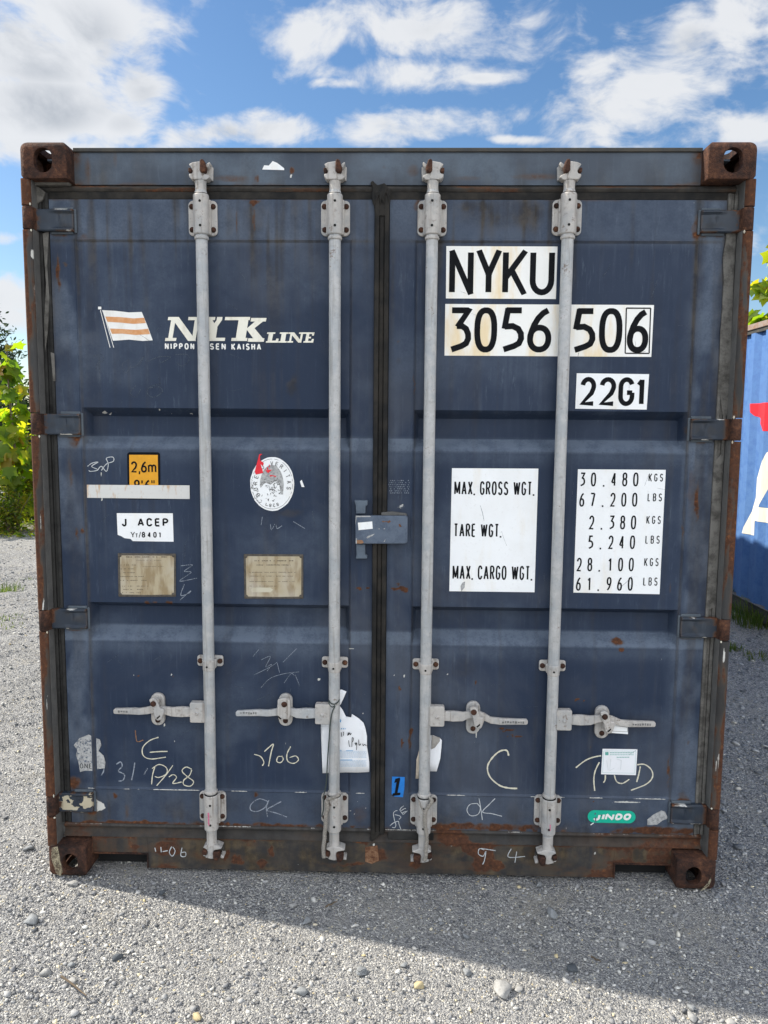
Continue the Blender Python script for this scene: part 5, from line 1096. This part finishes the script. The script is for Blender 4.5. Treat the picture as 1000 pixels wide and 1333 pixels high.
chalkm('chalk_number', FAINT, [[(452, 390), (450, 412), (440, 432)], [(505, 383), (524, 373), (530, 392), (514, 412), (540, 428), (534, 452), (515, 456)], [(585, 376), (580, 410), (571, 452)], [(640, 400), (625, 428)]], PX, .0040, .0012, *A)
chalkm('chalk_number', CHALK, [[(370, 340), (398, 350), (412, 374), (405, 390)], [(414, 328), (436, 308), (453, 296), (444, 330), (432, 392)], [(494, 350), (474, 350), (468, 370), (484, 376), (496, 362), (490, 346)], [(528, 306), (512, 340), (516, 370), (542, 379), (562, 364), (550, 347), (524, 354)]], PX, .0036, .0012, *B)
chalkm('chalk_letters', FAINT, [[(430, 545), (392, 533), (358, 555), (354, 580), (380, 588), (415, 572), (430, 545)], [(434, 538), (423, 572), (428, 612)], [(487, 545), (455, 562), (426, 582), (470, 596), (512, 612)]], PF, .0034, .0012, *B)
chalkm('chalk_letters', WCHALK, [[(508, 553), (474, 557), (460, 582), (476, 606), (508, 600), (518, 572), (504, 553)], [(512, 530), (520, 575), (527, 625)], [(582, 532), (556, 558), (528, 590), (570, 598), (612, 609)]], PF, .0026, .0012, *C_)
chalkm('chalk_letter', CHALK, [[(641, 346), (632, 323), (600, 328), (566, 360), (549, 396), (560, 438), (600, 474), (640, 486), (678, 488)]], PX, .0056, .0012, *C_)
chalkm('chalk_letters', CHALK, [[(166, 398), (205, 368), (240, 353), (276, 346)], [(268, 374), (250, 412), (244, 450), (248, 498)], [(294, 430), (293, 450), (286, 463)], [(333, 430), (343, 458), (368, 466), (398, 448)], [(446, 392), (438, 430), (430, 460)], [(432, 385), (465, 384), (494, 408), (498, 440), (470, 470), (405, 496)]], PX, .0046, .0010, *D_)
chalkm('chalk_letters', WCHALK, [[(575, 155), (555, 155), (525, 180), (525, 220), (540, 290), (555, 340), (540, 375), (505, 370)], [(540, 205), (600, 220), (620, 240), (595, 268)], [(475, 355), (520, 315), (585, 292), (595, 330), (625, 410)], [(655, 92), (620, 120), (610, 150), (650, 205)], [(625, 155), (660, 130), (685, 125)], [(640, 180), (690, 160)], [(655, 200), (705, 155)]], PF, .0024, .0012, 460, 1040, 10)
chalkm('chalk_signature', WCHALK, [[(380, 690), (400, 676), (425, 672), (398, 690), (425, 705), (395, 712), (385, 708)], [(425, 705), (440, 690), (462, 712), (470, 680), (462, 655), (490, 650), (492, 668), (462, 680), (440, 708)]], PX, .0026, .0012, 0, 400, 3.333)
chalkm('chalk_numbers', GHOST, [[(405, 212), (440, 205), (450, 230), (425, 240), (415, 275)], [(430, 210), (432, 310)], [(560, 225), (530, 250), (545, 285), (570, 250)], [(560, 260), (590, 255), (625, 210), (600, 260)], [(640, 235), (690, 215), (740, 215), (700, 240)], [(760, 205), (810, 205), (820, 230), (790, 255), (770, 240)], [(590, 340), (565, 370), (590, 390), (610, 355)], [(700, 330), (650, 345), (640, 375), (670, 390), (705, 365), (690, 345), (650, 350)]], PX, .0020, .0012, 0, 400, 3.333)
chalkm('chalk_numbers', FAINT, [[(785, 322), (835, 318), (800, 345), (830, 350), (780, 388), (855, 375)], [(800, 402), (785, 450), (820, 440), (825, 432), (780, 472)]], PX, .0022, .0012, 0, 640, 3.333)
chalkm('chalk_numbers', FAINT, [[(405, 110), (400, 145)], [(440, 140), (445, 165), (460, 140)], [(465, 145), (470, 160), (490, 148)], [(540, 130), (590, 160)]], PX, .0022, .0012, 220, 640, 3.333)
chalkm('scratch_mark', FAINT, [[(365, 715), (390, 685)], [(400, 730), (440, 715), (420, 760), (445, 750), (425, 780)], [(370, 795), (440, 760), (470, 740)], [(400, 850), (440, 810), (500, 790), (565, 782)], [(470, 745), (480, 785)], [(500, 830), (530, 790), (545, 800)], [(548, 795), (568, 845)], [(495, 740), (555, 680)]], PX, .0014, .0012, 220, 640, 3.333)
chalkm('chalk_numbers', WCHALK, [[(672, 745), (676, 762)], [(698, 742), (700, 765)], [(706, 762), (728, 758)], [(745, 740), (735, 765), (748, 782), (760, 760), (750, 742)], [(790, 745), (785, 780), (805, 782), (805, 765), (788, 766)]], PF, .0030, .0012, *A)
chalkm('chalk_numbers', WCHALK, [[(535, 755), (514, 750), (510, 772), (530, 782), (542, 762), (536, 800), (528, 818)], [(520, 748), (585, 758)], [(652, 750), (640, 786), (712, 783)], [(676, 762), (668, 810)]], PF, .0030, .0012, *C_)
chalkm('weathered_print', FAINT, [[(119+2.3*i, yq), (120.2+2.3*i, yq)] for i in range(0)] + [[(506+2.3*i+(j % 2)*1.1, 625+2.7*j), (507.1+2.3*i+(j % 2)*1.1, 626+2.7*j)] for i in range(12) for j in range(7) if random.random() < .8], PF, .0022, .0010)

for D_, xa, xb in ((DL, -1.04, -.13), (DR, .13, 1.04)):          # hairline scratches in the paint
    rg = random.Random(int(xb*100)); m = MB()
    for i in range(70):
        x, z = rg.uniform(xa, xb), rg.uniform(.36, 2.25)
        if any(r[3]-.01 < z < r[0]+.01 for r in REC): continue
        a = rg.gauss(0, .5)+(0 if rg.random() < .35 else 1.57); l = rg.uniform(.01, .07); ribbon(m, smoothline([(x, z), (x+l*.5*math.cos(a)+rg.uniform(-.003, .003), z+l*.5*math.sin(a)), (x+l*math.cos(a), z+l*math.sin(a))], 4), rg.uniform(.0006, .0015), PX-.0009)
    m.build('scratch_mark', GHOST, D_, fix=False)
# ================================================================== THINGS HUNG ON THE BARS
def sheet(name, pts, Yf, mat, parent=None, org=None):
    m = MB(); pts = [(x, z) for x, z in pts]; n = len(pts)
    bm = bmesh.new(); vs = [bm.verts.new((x, 0, z)) for x, z in pts]; bm.faces.new(vs)
    bmesh.ops.triangulate(bm, faces=bm.faces); bmesh.ops.subdivide_edges(bm, edges=bm.edges, cuts=3, use_grid_fill=True); bmesh.ops.triangulate(bm, faces=bm.faces)
    for v in bm.verts: v.co.y = Yf(v.co.x, v.co.z)
    for v in bm.verts: v.co -= Vector(org)
    bmesh.ops.recalc_face_normals(bm, faces=bm.faces); me = bpy.data.meshes.new(name); bm.to_mesh(me); bm.free(); me.materials.append(mat)
    me.polygons.foreach_set('use_smooth', [True]*len(me.polygons)); o = bpy.data.objects.new(name, me); link(o, parent)
    so = o.modifiers.new('thick', 'SOLIDIFY'); so.thickness = .0004; return o
Q = lambda L, ox=400, oy=880, s=9.524: pp(zp(L, ox, oy, s), .054)
xr2 = BARS[1][1]
fY = lambda x, z: .0515+.002*math.sin(x*60+z*25)-.006*max(0, abs(x-xr2)-.05)*8*.3
org = (xr2, .053, P(440, 1000)[1])
pap = empty('paper_sheet', org, 'torn white document with blue print and handwriting tied to the second locking bar', 'paper')
ORG = org
sheet('page', Q([(395, 360), (440, 420), (480, 500), (528, 610), (528, 540), (545, 510), (556, 468), (640, 520), (700, 575), (722, 640), (742, 740), (742, 860), (752, 950), (770, 1060), (770, 1188), (192, 1200), (195, 1165), (205, 1160), (212, 955), (195, 940), (185, 820), (168, 590), (260, 590), (300, 480)]), fY, PAPER, pap, org)
sheet('page_corner', Q([(395, 160), (430, 158), (490, 182), (420, 340), (395, 355)]), lambda x, z: .045, PAPER, pap, org)
m = MB(); yq = .0475
for r0, r1, n_ in ((925, 1000, 6), (1040, 1110, 6)):
    for i in range(n_):
        y0 = r0+(r1-r0)*i/(n_-1); x = 395
        while x < 730: w_ = random.uniform(8, 26); ribbon(m, Q([(x, y0), (min(x+w_, 735), y0)]), .0016, yq); x += w_+random.uniform(3, 7)
m.build('fine_print', PALEINK, pap, fix=False)
m = MB()
tq = Q([(396, 570), (425, 530), (418, 655), (480, 637)]); text(m, 'R', tq[0][0], tq[1][0], tq[0][1], tq[1][1], yq, .0028); text(m, 'AAI', tq[2][0], tq[3][0], tq[2][1], tq[3][1], yq, .0016, 0, .3)
for a in ((395, 918, 430), (485, 918, 570), (410, 1032, 560)): ribbon(m, Q([(a[0], a[1]), (a[2], a[1])]), .002, yq)
m.build('printing', BLUEINK, pap, fix=False)
m = MB()
for st in ([(425, 690), (432, 745)], [(445, 690), (455, 690), (452, 730)], [(500, 730), (515, 690), (510, 725), (530, 695), (535, 720), (550, 700)], [(515, 790), (525, 860), (535, 860)], [(555, 870), (560, 760), (575, 770), (565, 810)], [(590, 830), (605, 820), (600, 850), (615, 820), (612, 910)], [(640, 780), (645, 850), (665, 830), (655, 850)], [(690, 830), (695, 855), (715, 840), (735, 858)]): ribbon(m, Q(smoothline(st, 4)), .0022, yq-.0003)
m.build('handwriting', BLACK, pap, fix=False)
# green cord that holds it, running down to the foot of the bar
def cord(name, pts, r, mat, label, cat, seedj=0., grp=None):
    pts = [Vector(p) for p in pts]; sp_ = [Vector(q) for q in smoothline([tuple(p) for p in pts], 5)] if len(pts) > 2 else pts
    o = MB().tube(sp_, r, 7).build(name, mat, None, smooth=80, org=tuple(pts[0])); o.location = pts[0]; return tag(o, label, cat, grp) if label else o
p3 = lambda L, ox, oy, s: [(P(ox+a/s, oy+b/s, y)[0], y, P(ox+a/s, oy+b/s, y)[1]) for a, b, y in L]
cord('cord', p3([(398, 290, .026), (385, 320, .010), (340, 350, .009), (290, 335, .010), (270, 300, .022), (275, 350, .018), (310, 385, .011), (345, 370, .008), (310, 450, .008), (290, 560, .009), (272, 760, .010), (255, 1000, .011), (246, 1150, .012), (236, 1333, .013)], 400, 880, 9.524)
     + p3([(262, 200, .014), (258, 380, .012), (240, 480, .010), (232, 520, .012)], 400, 1020, 12.11), .0022, TWINE, 'thin dark green cord knotted round the second locking bar and the torn paper', 'cord')
def rope(pts, r, label):
    base = smoothline(pts, 9); o = None; root = None
    for ph in (0, 2.1, 4.2):
        q = [];
        for i, b in enumerate(base): a = ph+i*.9; q.append((b[0]+r*.55*math.cos(a), b[1]+r*.55*math.sin(a)*.7, b[2]))
        k = MB().tube(q, r*.72, 6); 
        if root is None: root = k
        else: root.add(k.v, k.f)
    rg = random.Random(3)
    for i in range(40):
        b = base[rg.randrange(len(base))]; d = (rg.uniform(-.011, .011), rg.uniform(-.008, 0), rg.uniform(-.010, .006)); root.tube([b, (b[0]+d[0]*.6, b[1]+d[1], b[2]+d[2]*.4), (b[0]+d[0], b[1]+d[1], b[2]+d[2])], .0006, 4)
    o = root.build('frayed_rope', ROPE, None, smooth=80, org=tuple(pts[0])); o.location = pts[0]; return tag(o, label, 'rope', 'frayed ropes on the bar feet')
rope(p3([(500, 175, .006), (440, 215, -.001), (360, 240, -.001), (320, 250, .006), (310, 290, .004), (320, 380, .002), (300, 460, .003), (290, 560, .002), (288, 680, .001), (275, 790, .003), (270, 890, .002), (255, 1000, .002), (258, 1090, .002), (262, 1165, .002)], 400, 1020, 12.11), .0062, 'frayed grey rope hanging down the left side of the foot of the second locking bar')
rope(p3([(215, 765, .004), (225, 800, .001), (190, 850, -.001), (165, 900, -.004), (160, 960, -.004), (165, 1020, -.003), (178, 1090, -.002), (180, 1170, -.002), (170, 1230, -.006), (172, 1290, -.008), (160, 1333, -.008)], 530, 930, 7.014), .0062, 'frayed grey rope hanging down the middle of the foot of the third locking bar')
o = None
m = MB(); 
c_ = cord('cord', p3([(105, 770, .022), (110, 800, .006), (130, 850, .000), (160, 890, -.005), (200, 850, .000), (228, 795, .006), (222, 770, .022)], 530, 930, 7.014), .0028, ROPE, 'loop of grey string round the foot bracket of the third locking bar', 'cord')
# second paper behind the third bar
xr3 = BARS[2][1]; org = (xr3, .05, P(556, 985)[1]); ORG = org
pap2 = empty('paper_sheet', org, 'crumpled blank paper scrap folded behind the third locking bar', 'paper')
S_ = lambda L: pp(zp(L, 530, 930, 7.014), .052)
sheet('page', S_([(120, 175), (145, 165), (160, 300), (150, 430), (120, 520), (105, 580), (78, 580), (95, 480), (85, 410), (110, 320), (125, 240)]), lambda x, z: .046+.02*(x-xr3), simple('beige_paper', (.58, .50, .40), .85, .15, 50, .2), pap2, org)
sheet('page', S_([(205, 190), (240, 190), (300, 215), (318, 235), (315, 275), (300, 270), (305, 400), (270, 520), (205, 520)]), lambda x, z: .052-.03*abs(x-xr3)*.4, PAPER, pap2, org)
sheet('page_fold', S_([(225, 185), (300, 210), (300, 240), (255, 300), (222, 315)]), lambda x, z: .0485, simple('grey_paper', (.36, .34, .31), .85, .25, 50, .2), pap2, org)
# small white tag under the fourth handle
q = pp(zp([(552, 535), (690, 560), (692, 622), (550, 612)], 700, 850, 5.882), .03); org = (q[0][0], .03, q[0][1]); ORG = org
tg = empty('blank_tag', org, 'small blank white tag hanging under the handle of the fourth locking bar', 'tag')
m = MB(); m.prism(q, .030, .0312); m.build('tag_card', WHITE, tg)
m = MB(); q2 = pp(zp([(565, 553), (686, 570), (688, 604), (565, 598)], 700, 850, 5.882), .0296)
for i in range(4): ribbon(m, [q2[i], q2[(i+1) % 4]], .0012, .0296)
m.build('tag_border', GREYINK, tg, fix=False); m = MB(); m.tube(p3([(560, 520, .018), (556, 545, .0295)], 700, 850, 5.882), .0012, 5); m.build('tag_string', ROPE, tg)
ORG = (0, 0, 0)
# ================================================================== BLUE CONTAINER ON THE RIGHT
BXW = 3.15; ORG = (BXW+1.219, 4.2, 0.); B0, B1 = 1.1, 7.16
nb = empty('shipping_container', ORG, 'bright blue corrugated container with a cream letter, partly seen at the right edge', 'container')
prof = []; y = B0+.17
while y < B1-.17:
    for dy, d in ((0, 0), (.070, 0), (.138, .036), (.208, .036)): prof.append((y+dy, d))
    y += .278
prof = [q for q in prof if q[0] < B1-.17]+[(B1-.16, 0)]; n = len(prof); m = MB()
zl = [.155, .4, .75, 1.1, 1.5, 1.9, 2.3, 2.515]; V = []
for z in zl: V += [(BXW+.010+d, yy, z) for yy, d in prof]
m.add(V, [(j*n+i, (j+1)*n+i, (j+1)*n+i+1, j*n+i+1) for j in range(len(zl)-1) for i in range(n-1)])
wall = m.build('side_wall', BLUE, nb, fix=False)
m = MB(); m.box(BXW, BXW+.06, B0+.17, B1-.17, 2.548, 2.598); m.build('top_rail', simple('rusty_rail', (.27, .22, .19), .85, .4, 25, .5, (.24, .13, .075)), nb, bevel=.004)
m = MB(); m.box(BXW+.012, BXW+.05, B0+.17, B1-.17, 2.515, 2.5475); m.build('rail_web', SILL, nb)
m = MB(); m.box(BXW+.004, BXW+.06, B0+.17, B1-.17, .03, .150); m.build('bottom_rail', SILL, nb); m = MB(); m.box(BXW-.004, BXW+.05, B0+.17, B1-.17, .1505, .1565); m.build('rail_flange', TIMBER, nb)
m = MB(); m.box(BXW+.08, BXW+2.37, B0+.05, B1-.05, 2.55, 2.57); m.build('roof_panel', BLUE, nb)
m = MB(); m.box(BXW+2.38, BXW+2.43, B0+.05, B1-.05, .15, 2.55); m.build('side_wall', BLUE, nb)
for yy in (B0+.02, B1-.07): MB().box(BXW+.07, BXW+2.37, yy, yy+.05, .15, 2.55).build('end_wall', BLUE, nb)
MB().box(BXW+.07, BXW+2.37, B0+.08, B1-.08, .13, .149).build('floor_panel', SILL, nb)
for x in (BXW, BXW+2.438-.162):
    for yy in (B0, B1-.178):
        for z in (0, 2.591-.118):
            m = MB(); m.prism(rrect(x+.081, z+.059, .162, .118, .015), yy, yy+.178); cc = m.build('corner_casting', BLUE, nb, bevel=.003)
            m = MB(); m.prism(rrect(x+.081, z+.059, .06, .078, .029), yy-.001, yy+.01); m.build('painted_lifting_hole', DARKHOLE, cc)  # dark oval on the solid face, colour stands for shade in the opening
        m = MB(); m.box(x+.005, x+.155, yy+.004, yy+.17, .118, 2.473); m.build('corner_post', BLUE, nb)
# painted shapes follow the corrugation: sample the wall and lift 2 mm
def wallx(yy):
    for (a, da), (b, db) in zip(prof[:-1], prof[1:]):
        if a <= yy <= b: return BXW+.010+da+(db-da)*(yy-a)/(b-a)
    return BXW+.01
def painted(name, pts, mat, step=.012, lift=.0022):
    # scanline fill in y columns so that the paint bends with the wall
    ys_ = [p[0] for p in pts]; cols = sorted(set(list(np.arange(min(ys_), max(ys_), step))+[max(ys_)]+[q[0] for q in prof if min(ys_) < q[0] < max(ys_)])); m = MB()
    def spans(yv):
        zs = []
        for i in range(len(pts)):
            (ya, za), (yb, zb) = pts[i], pts[(i+1) % len(pts)]
            if (ya <= yv < yb) or (yb <= yv < ya): zs.append(za+(zb-za)*(yv-ya)/(yb-ya))
        zs.sort(); return list(zip(zs[::2], zs[1::2]))
    for a, b in zip(cols[:-1], cols[1:]):
        e = (b-a)*.02; sa, sb = spans(a+e), spans(b-e)
        if len(sa) != len(sb): sa = sb = spans((a+b)/2)
        for (p0, p1), (q0, q1) in zip(sa, sb): m.add([(wallx(a)-lift, a, p0), (wallx(b)-lift, b, q0), (wallx(b)-lift, b, q1), (wallx(a)-lift, a, p1)], [(0, 1, 2, 3)])
    return m.build(name, mat, nb)
def W3(px, py): d = ray(px, py); p = CAM_C+d*(BXW+.012-CAM_C[0])/d[0]; return float(p[1]), float(p[2])
az0, az1 = W3(967, 694)[1], W3(992, 588)[1]; ay = W3(966.5, 694)[0]; Wd = .95
A_ = lambda u, v: (ay-u*Wd, az0+(az1-az0)*v)
painted('cream_letter', [A_(0, 0), A_(.20, 0), A_(.25, .19), A_(.75, .19), A_(.80, 0), A_(1, 0), A_(.66, 1), A_(.36, 1)], PALELET)
hole = painted('letter_opening', [A_(.31, .36), A_(.69, .36), A_(.53, .78), A_(.47, .78)], BLUE, lift=.0042)
ry, rz1 = W3(977, 527); _, rz0 = W3(1000, 559)
RE = [W3(*q) for q in ((977, 525.5), (977, 536), (980, 541.5), (985, 543.5), (987, 549.5), (990.5, 551.5), (992, 554.5), (993.5, 561))]
painted('red_emblem', RE+[(RE[-1][0]-.30, RE[-1][1]), (RE[-1][0]-.42, RE[-1][1]-.14), (ry-1.2, RE[-1][1]-.14), (ry-1.2, rz1+.012)], RED)

# ================================================================== PLANTS
ORG = (0, 0, 0)
def leafset(pos, nrm_, up, size, lobed=True):
    """flat lobed leaves, one triangle fan each"""
    if lobed:
        a = [0, 18, 34, 52, 72, 95, 118, 140, 160, 180]; r = [1., .62, .66, .95, .62, .60, .80, .50, .46, .30]
        out = [(r[i]*math.sin(R_(a[i])), r[i]*math.cos(R_(a[i]))) for i in range(10)]; out = out+[(-x, y) for x, y in reversed(out[1:-1])]
    else:
        out = [(0, 1), (.22, .55), (.30, .1), (.2, -.45), (0, -.8), (-.2, -.45), (-.30, .1), (-.22, .55)]
    n = len(pos); k = len(out); L = np.array([(x, y, -.22*abs(x)-.15*y*y) for x, y in out]+[(0, 0, .0)])
    nrm_ = nrm_/np.linalg.norm(nrm_, axis=1)[:, None]; t = np.cross(up, nrm_); t /= np.linalg.norm(t, axis=1)[:, None]+1e-9; b = np.cross(nrm_, t)
    V = pos[:, None, :]+size[:, None, None]*(L[None, :, 0:1]*t[:, None, :]+L[None, :, 1:2]*b[:, None, :]+L[None, :, 2:3]*nrm_[:, None, :])
    base = np.array([(k, i, (i+1) % k) for i in range(k)]); F = (base[None]+(np.arange(n)*(k+1))[:, None, None]).reshape(-1, 3)
    return V.reshape(-1, 3), F
def sapling(name, loc, h, spread, nleaf, lsize, label, cat, group=None, seed=0, lean=(0, 0), stems=1):
    rg = np.random.default_rng(seed); root = empty(name, loc, label, cat, group)
    m = MB(); P_ = []; D = []
    for s in range(stems):
        bx, by = rg.uniform(-.15, .15, 2)*(stems > 1); hh = h*rg.uniform(.8, 1.) if s else h
        pts = [(bx+lean[0]*t*t*h+.03*math.sin(5*t+s), by+lean[1]*t*t*h+.03*math.cos(4*t), hh*t) for t in np.linspace(0, 1, 9)]
        m.tube(pts, [.028*h/3*(1-.8*t)+.003 for t in np.linspace(0, 1, 9)], 7)
        nb_ = int(16*h/3)
        for i in range(nb_):
            t = .16+.84*(i+.5)/nb_; a = i*2.4+rg.uniform(-.4, .4); L = spread*(1.05-.75*t)*rg.uniform(.7, 1.15); o = np.array(pts[min(8, int(t*8))])
            e = o+np.array([math.cos(a)*L, math.sin(a)*L, L*.55]); mid = (o+e)/2+np.array([0, 0, .05*L]); m.tube([o, mid, e], [.007, .005, .002], 5)
            per = max(2, nleaf//(nb_*stems))
            for k in range(per):
                u = (k+.6)/per; q = o*(1-u)+e*u+rg.normal(0, .05, 3); P_.append(q); D.append([math.cos(a)*.5+rg.normal(0, .5), math.sin(a)*.5+rg.normal(0, .5)-.25, .42])
        for k in range(4): P_.append(np.array(pts[-1])+rg.normal(0, .06, 3)); D.append([rg.normal(0, .6), rg.normal(0, .6), .6])
    m.build('stem', BARK, root, smooth=60)
    P_ = np.array(P_); D = np.array(D); up = np.stack([rg.normal(0, 1, len(P_)), rg.normal(0, 1, len(P_)), -.6+rg.normal(0, .3, len(P_))], -1)
    V, F = leafset(P_, D, up, lsize*rg.uniform(.55, 1.2, len(P_))); npmesh('foliage', V, F, LEAF, root); return root
def bush(name, loc, rx, ry_, h, n, ls, mat, label, cat, group=None, seed=0):
    rg = np.random.default_rng(seed); root = empty(name, loc, label, cat, group); m = MB(); ends = []
    for i in range(16):
        a = rg.uniform(0, 6.28); e = np.array([math.cos(a)*rx*rg.uniform(.2, .9), math.sin(a)*ry_*rg.uniform(.2, .9), h*rg.uniform(.6, 1.)]); s = e*np.array([.15, .15, 0]); m.tube([s, (s+e)/2+np.array([0, 0, .1*h]), e], [.010, .007, .003], 5); ends.append((s, e))
    m.build('stem', BARK, root, smooth=60)
    s = np.array([q[0] for q in ends]); e = np.array([q[1] for q in ends]); k = rg.integers(0, 16, n); u = rg.random(n)**.6
    P_ = s[k]*(1-u[:, None])+e[k]*u[:, None]+rg.normal(0, 1, (n, 3))*np.array([rx, ry_, h*.5])*.16; P_[:, 2] = np.abs(P_[:, 2])+.01
    D = np.stack([rg.normal(0, .6, n), rg.normal(0, .6, n), np.full(n, .7)], -1); V, F = leafset(P_, D, rg.normal(0, 1, (n, 3)), ls*rg.uniform(.5, 1.3, n), False); npmesh('foliage', V, F, mat, root); return root
sapling('sapling', (-6.02, 9.3, 0), 2.80, .50, 190, .165, 'tall leafy sapling with large yellow green lobed leaves at the left edge', 'sapling', None, 3, (.0, 0))
sapling('sapling', (-7.1, 9.2, 0), 3.0, .7, 150, .16, 'lobed leaf sapling beyond the left edge beside the tall one', 'sapling', None, 5)
sapling('sapling', (-5.55, 9.9, 0), 1.85, .42, 110, .15, 'shorter young sapling behind the tall one, close to the dark container', 'sapling', None, 8)
for i, (x, y, rx, h, n, ls, lb) in enumerate([(-5.95, 8.95, .42, .75, 900, .055, 'low weedy bush at the foot of the tall sapling'), (-6.5, 8.85, .5, .9, 1000, .055, 'weedy bush at the left edge of the photo'), (-5.3, 9.35, .5, 1.25, 1500, .06, 'shoulder high green bush behind the left post of the dark container'),
        (-7.2, 9.0, .7, 1.2, 1200, .06, 'broad weedy bush beyond the left edge'), (-3.6, 9.6, .6, 1.1, 1200, .06, 'weedy bush hidden mostly behind the dark container'), (-6.3, 10.4, .8, 1.7, 2600, .07, 'tall shaded thicket bush behind the saplings')]):
    bush('weed_bush', (x, y, 0), rx, rx*.8, h, n, ls, WEED, lb, 'bush', 'weedy bushes along the gravel edge', 20+i)
def conifer(loc, h, r, n, seed, label):
    rg = np.random.default_rng(seed); root = empty('conifer_tree', loc, label, 'tree'); MB().tube([(0, 0, 0), (0, 0, h*.5), (.05, 0, h)], [.16, .10, .02], 9).build('trunk', BARK, root, smooth=60)
    m = MB(); P_ = []; D = []; U = []
    for i in range(90):
        t = rg.random()**.8; z = h*(.06+.92*t); a = rg.uniform(0, 6.28); L = r*(1-t*.93)**.75*rg.uniform(.6, 1.12); e = np.array([math.cos(a)*L, math.sin(a)*L, L*.42]); o = np.array([0, 0, z]); m.tube([o, o+e*.6-np.array([0, 0, .04*L]), o+e], [.018, .012, .003], 4)
        k = max(4, int(n*L/(90*r*.6))); u = rg.random(k)**.55
        q = o+e*u[:, None]+rg.normal(0, .10, (k, 3))*(.5+L*.45); P_.append(q); D.append(rg.normal(0, 1, (k, 3))); U.append(np.tile(e/np.linalg.norm(e), (k, 1))+rg.normal(0, .5, (k, 3)))
    m.build('branch', BARK, root, smooth=60)
    P_ = np.concatenate(P_); V, F = leafset(P_, np.concatenate(D), np.concatenate(U), .062*rg.uniform(.5, 1.3, len(P_)), False); npmesh('crown', V, F, CONIF, root); return root
conifer((-8.75, 12.6, 0), 4.7, 1.9, 22000, 2, 'dark green conifer standing behind the saplings at the left edge')
conifer((-11.2, 14., 0), 6.0, 2.2, 7000, 4, 'taller conifer beyond the left edge of the photo')
bush('thicket_bush', (-7.2, 12.0, 0), 1.0, 1.0, 2.5, 7000, .075, CONIF, 'dark thicket bush between the saplings and the dark conifer', 'bush', None, 77)
sapling('sapling', (5.72, 9.6, 0), 4.35, .75, 330, .19, 'lobed leaf sapling rising above the roof of the blue container', 'sapling', None, 13)
sapling('sapling', (6.7, 9.4, 0), 3.9, .8, 150, .17, 'second lobed leaf sapling further right behind the blue container', 'sapling', None, 15)
# grey timber lying along the foot of the bushes
m = MB(); m.box(-9, -3.2, 9.0, 9.05, 0, .05); o = m.build('timber_edging', TIMBER, None, bevel=.008); tag(o, 'low grey timber lying along the foot of the bushes at the left', 'timber')
def tuft(loc, n, h, r, label, seed, flowers=0):
    rg = np.random.default_rng(seed); a = rg.uniform(0, 6.28, n); rr = r*rg.random(n)**.6; b = np.stack([rr*np.cos(a), rr*np.sin(a), np.zeros(n)], -1); hh = h*rg.uniform(.4, 1.1, n)
    la = a+rg.normal(0, .6, n); d = np.stack([np.cos(la), np.sin(la), np.zeros(n)], -1)*(hh*rg.uniform(.25, .9, n))[:, None]; s = np.stack([-np.sin(la), np.cos(la), np.zeros(n)], -1)*rg.uniform(.002, .0045, n)[:, None]
    m1 = b+d*.35+np.stack([0*hh, 0*hh, hh*.65], -1); e = b+d+np.stack([0*hh, 0*hh, hh*.95], -1)
    V = np.stack([b-s, b+s, m1+s*.8, m1-s*.8, e], 1).reshape(-1, 3); i = np.arange(n)*5
    F = np.concatenate([np.stack([i, i+1, i+2], -1), np.stack([i, i+2, i+3], -1), np.stack([i+3, i+2, i+4], -1)])
    o = npmesh('grass_tuft', V, F, GRASS); o.location = loc; return tag(o, label, 'grass', 'grass tufts on the gravel')
for i, (px, py, n, h, r, lb) in enumerate([(988, 812, 420, .20, .26, 'grass tuft with seed stalks in front of the blue container, at the right edge'), (958, 787, 200, .22, .16, 'grass tuft against the right post of the dark container, under the blue one'), (952, 846, 70, .06, .10, 'small low grass patch right of the dark container, below the larger tufts'), (986, 858, 60, .05, .10, 'thin grass sprig on the shaded gravel at the right edge'),
        (4, 768, 150, .10, .2, 'green grass clump on the sunlit gravel at the left edge'), (8, 806, 40, .04, .14, 'thin grass patch below the green clump at the left edge'), (34, 755, 30, .03, .1, 'thin dry grass wisps right of the green clump at left'), (16, 818, 24, .03, .1, 'lowest sparse grass patch at the left edge')]):
    x, y = G(px, py); tuft((x, y, float(gheight(np.array(x), np.array(y)))), n, h, r, lb, 40+i)
# ground litter under the bushes
rg = np.random.default_rng(5); n = 2600; x = rg.uniform(-9, -3, n); y = rg.uniform(8.4, 10.5, n)
V, F = leafset(np.stack([x, y, .02+rg.random(n)*.06], -1), np.stack([rg.normal(0, .5, n), rg.normal(0, .5, n), np.ones(n)], -1), rg.normal(0, 1, (n, 3)), rg.uniform(.03, .07, n), False)
tag(npmesh('leaf_litter', V, F, WEED), kind='stuff')
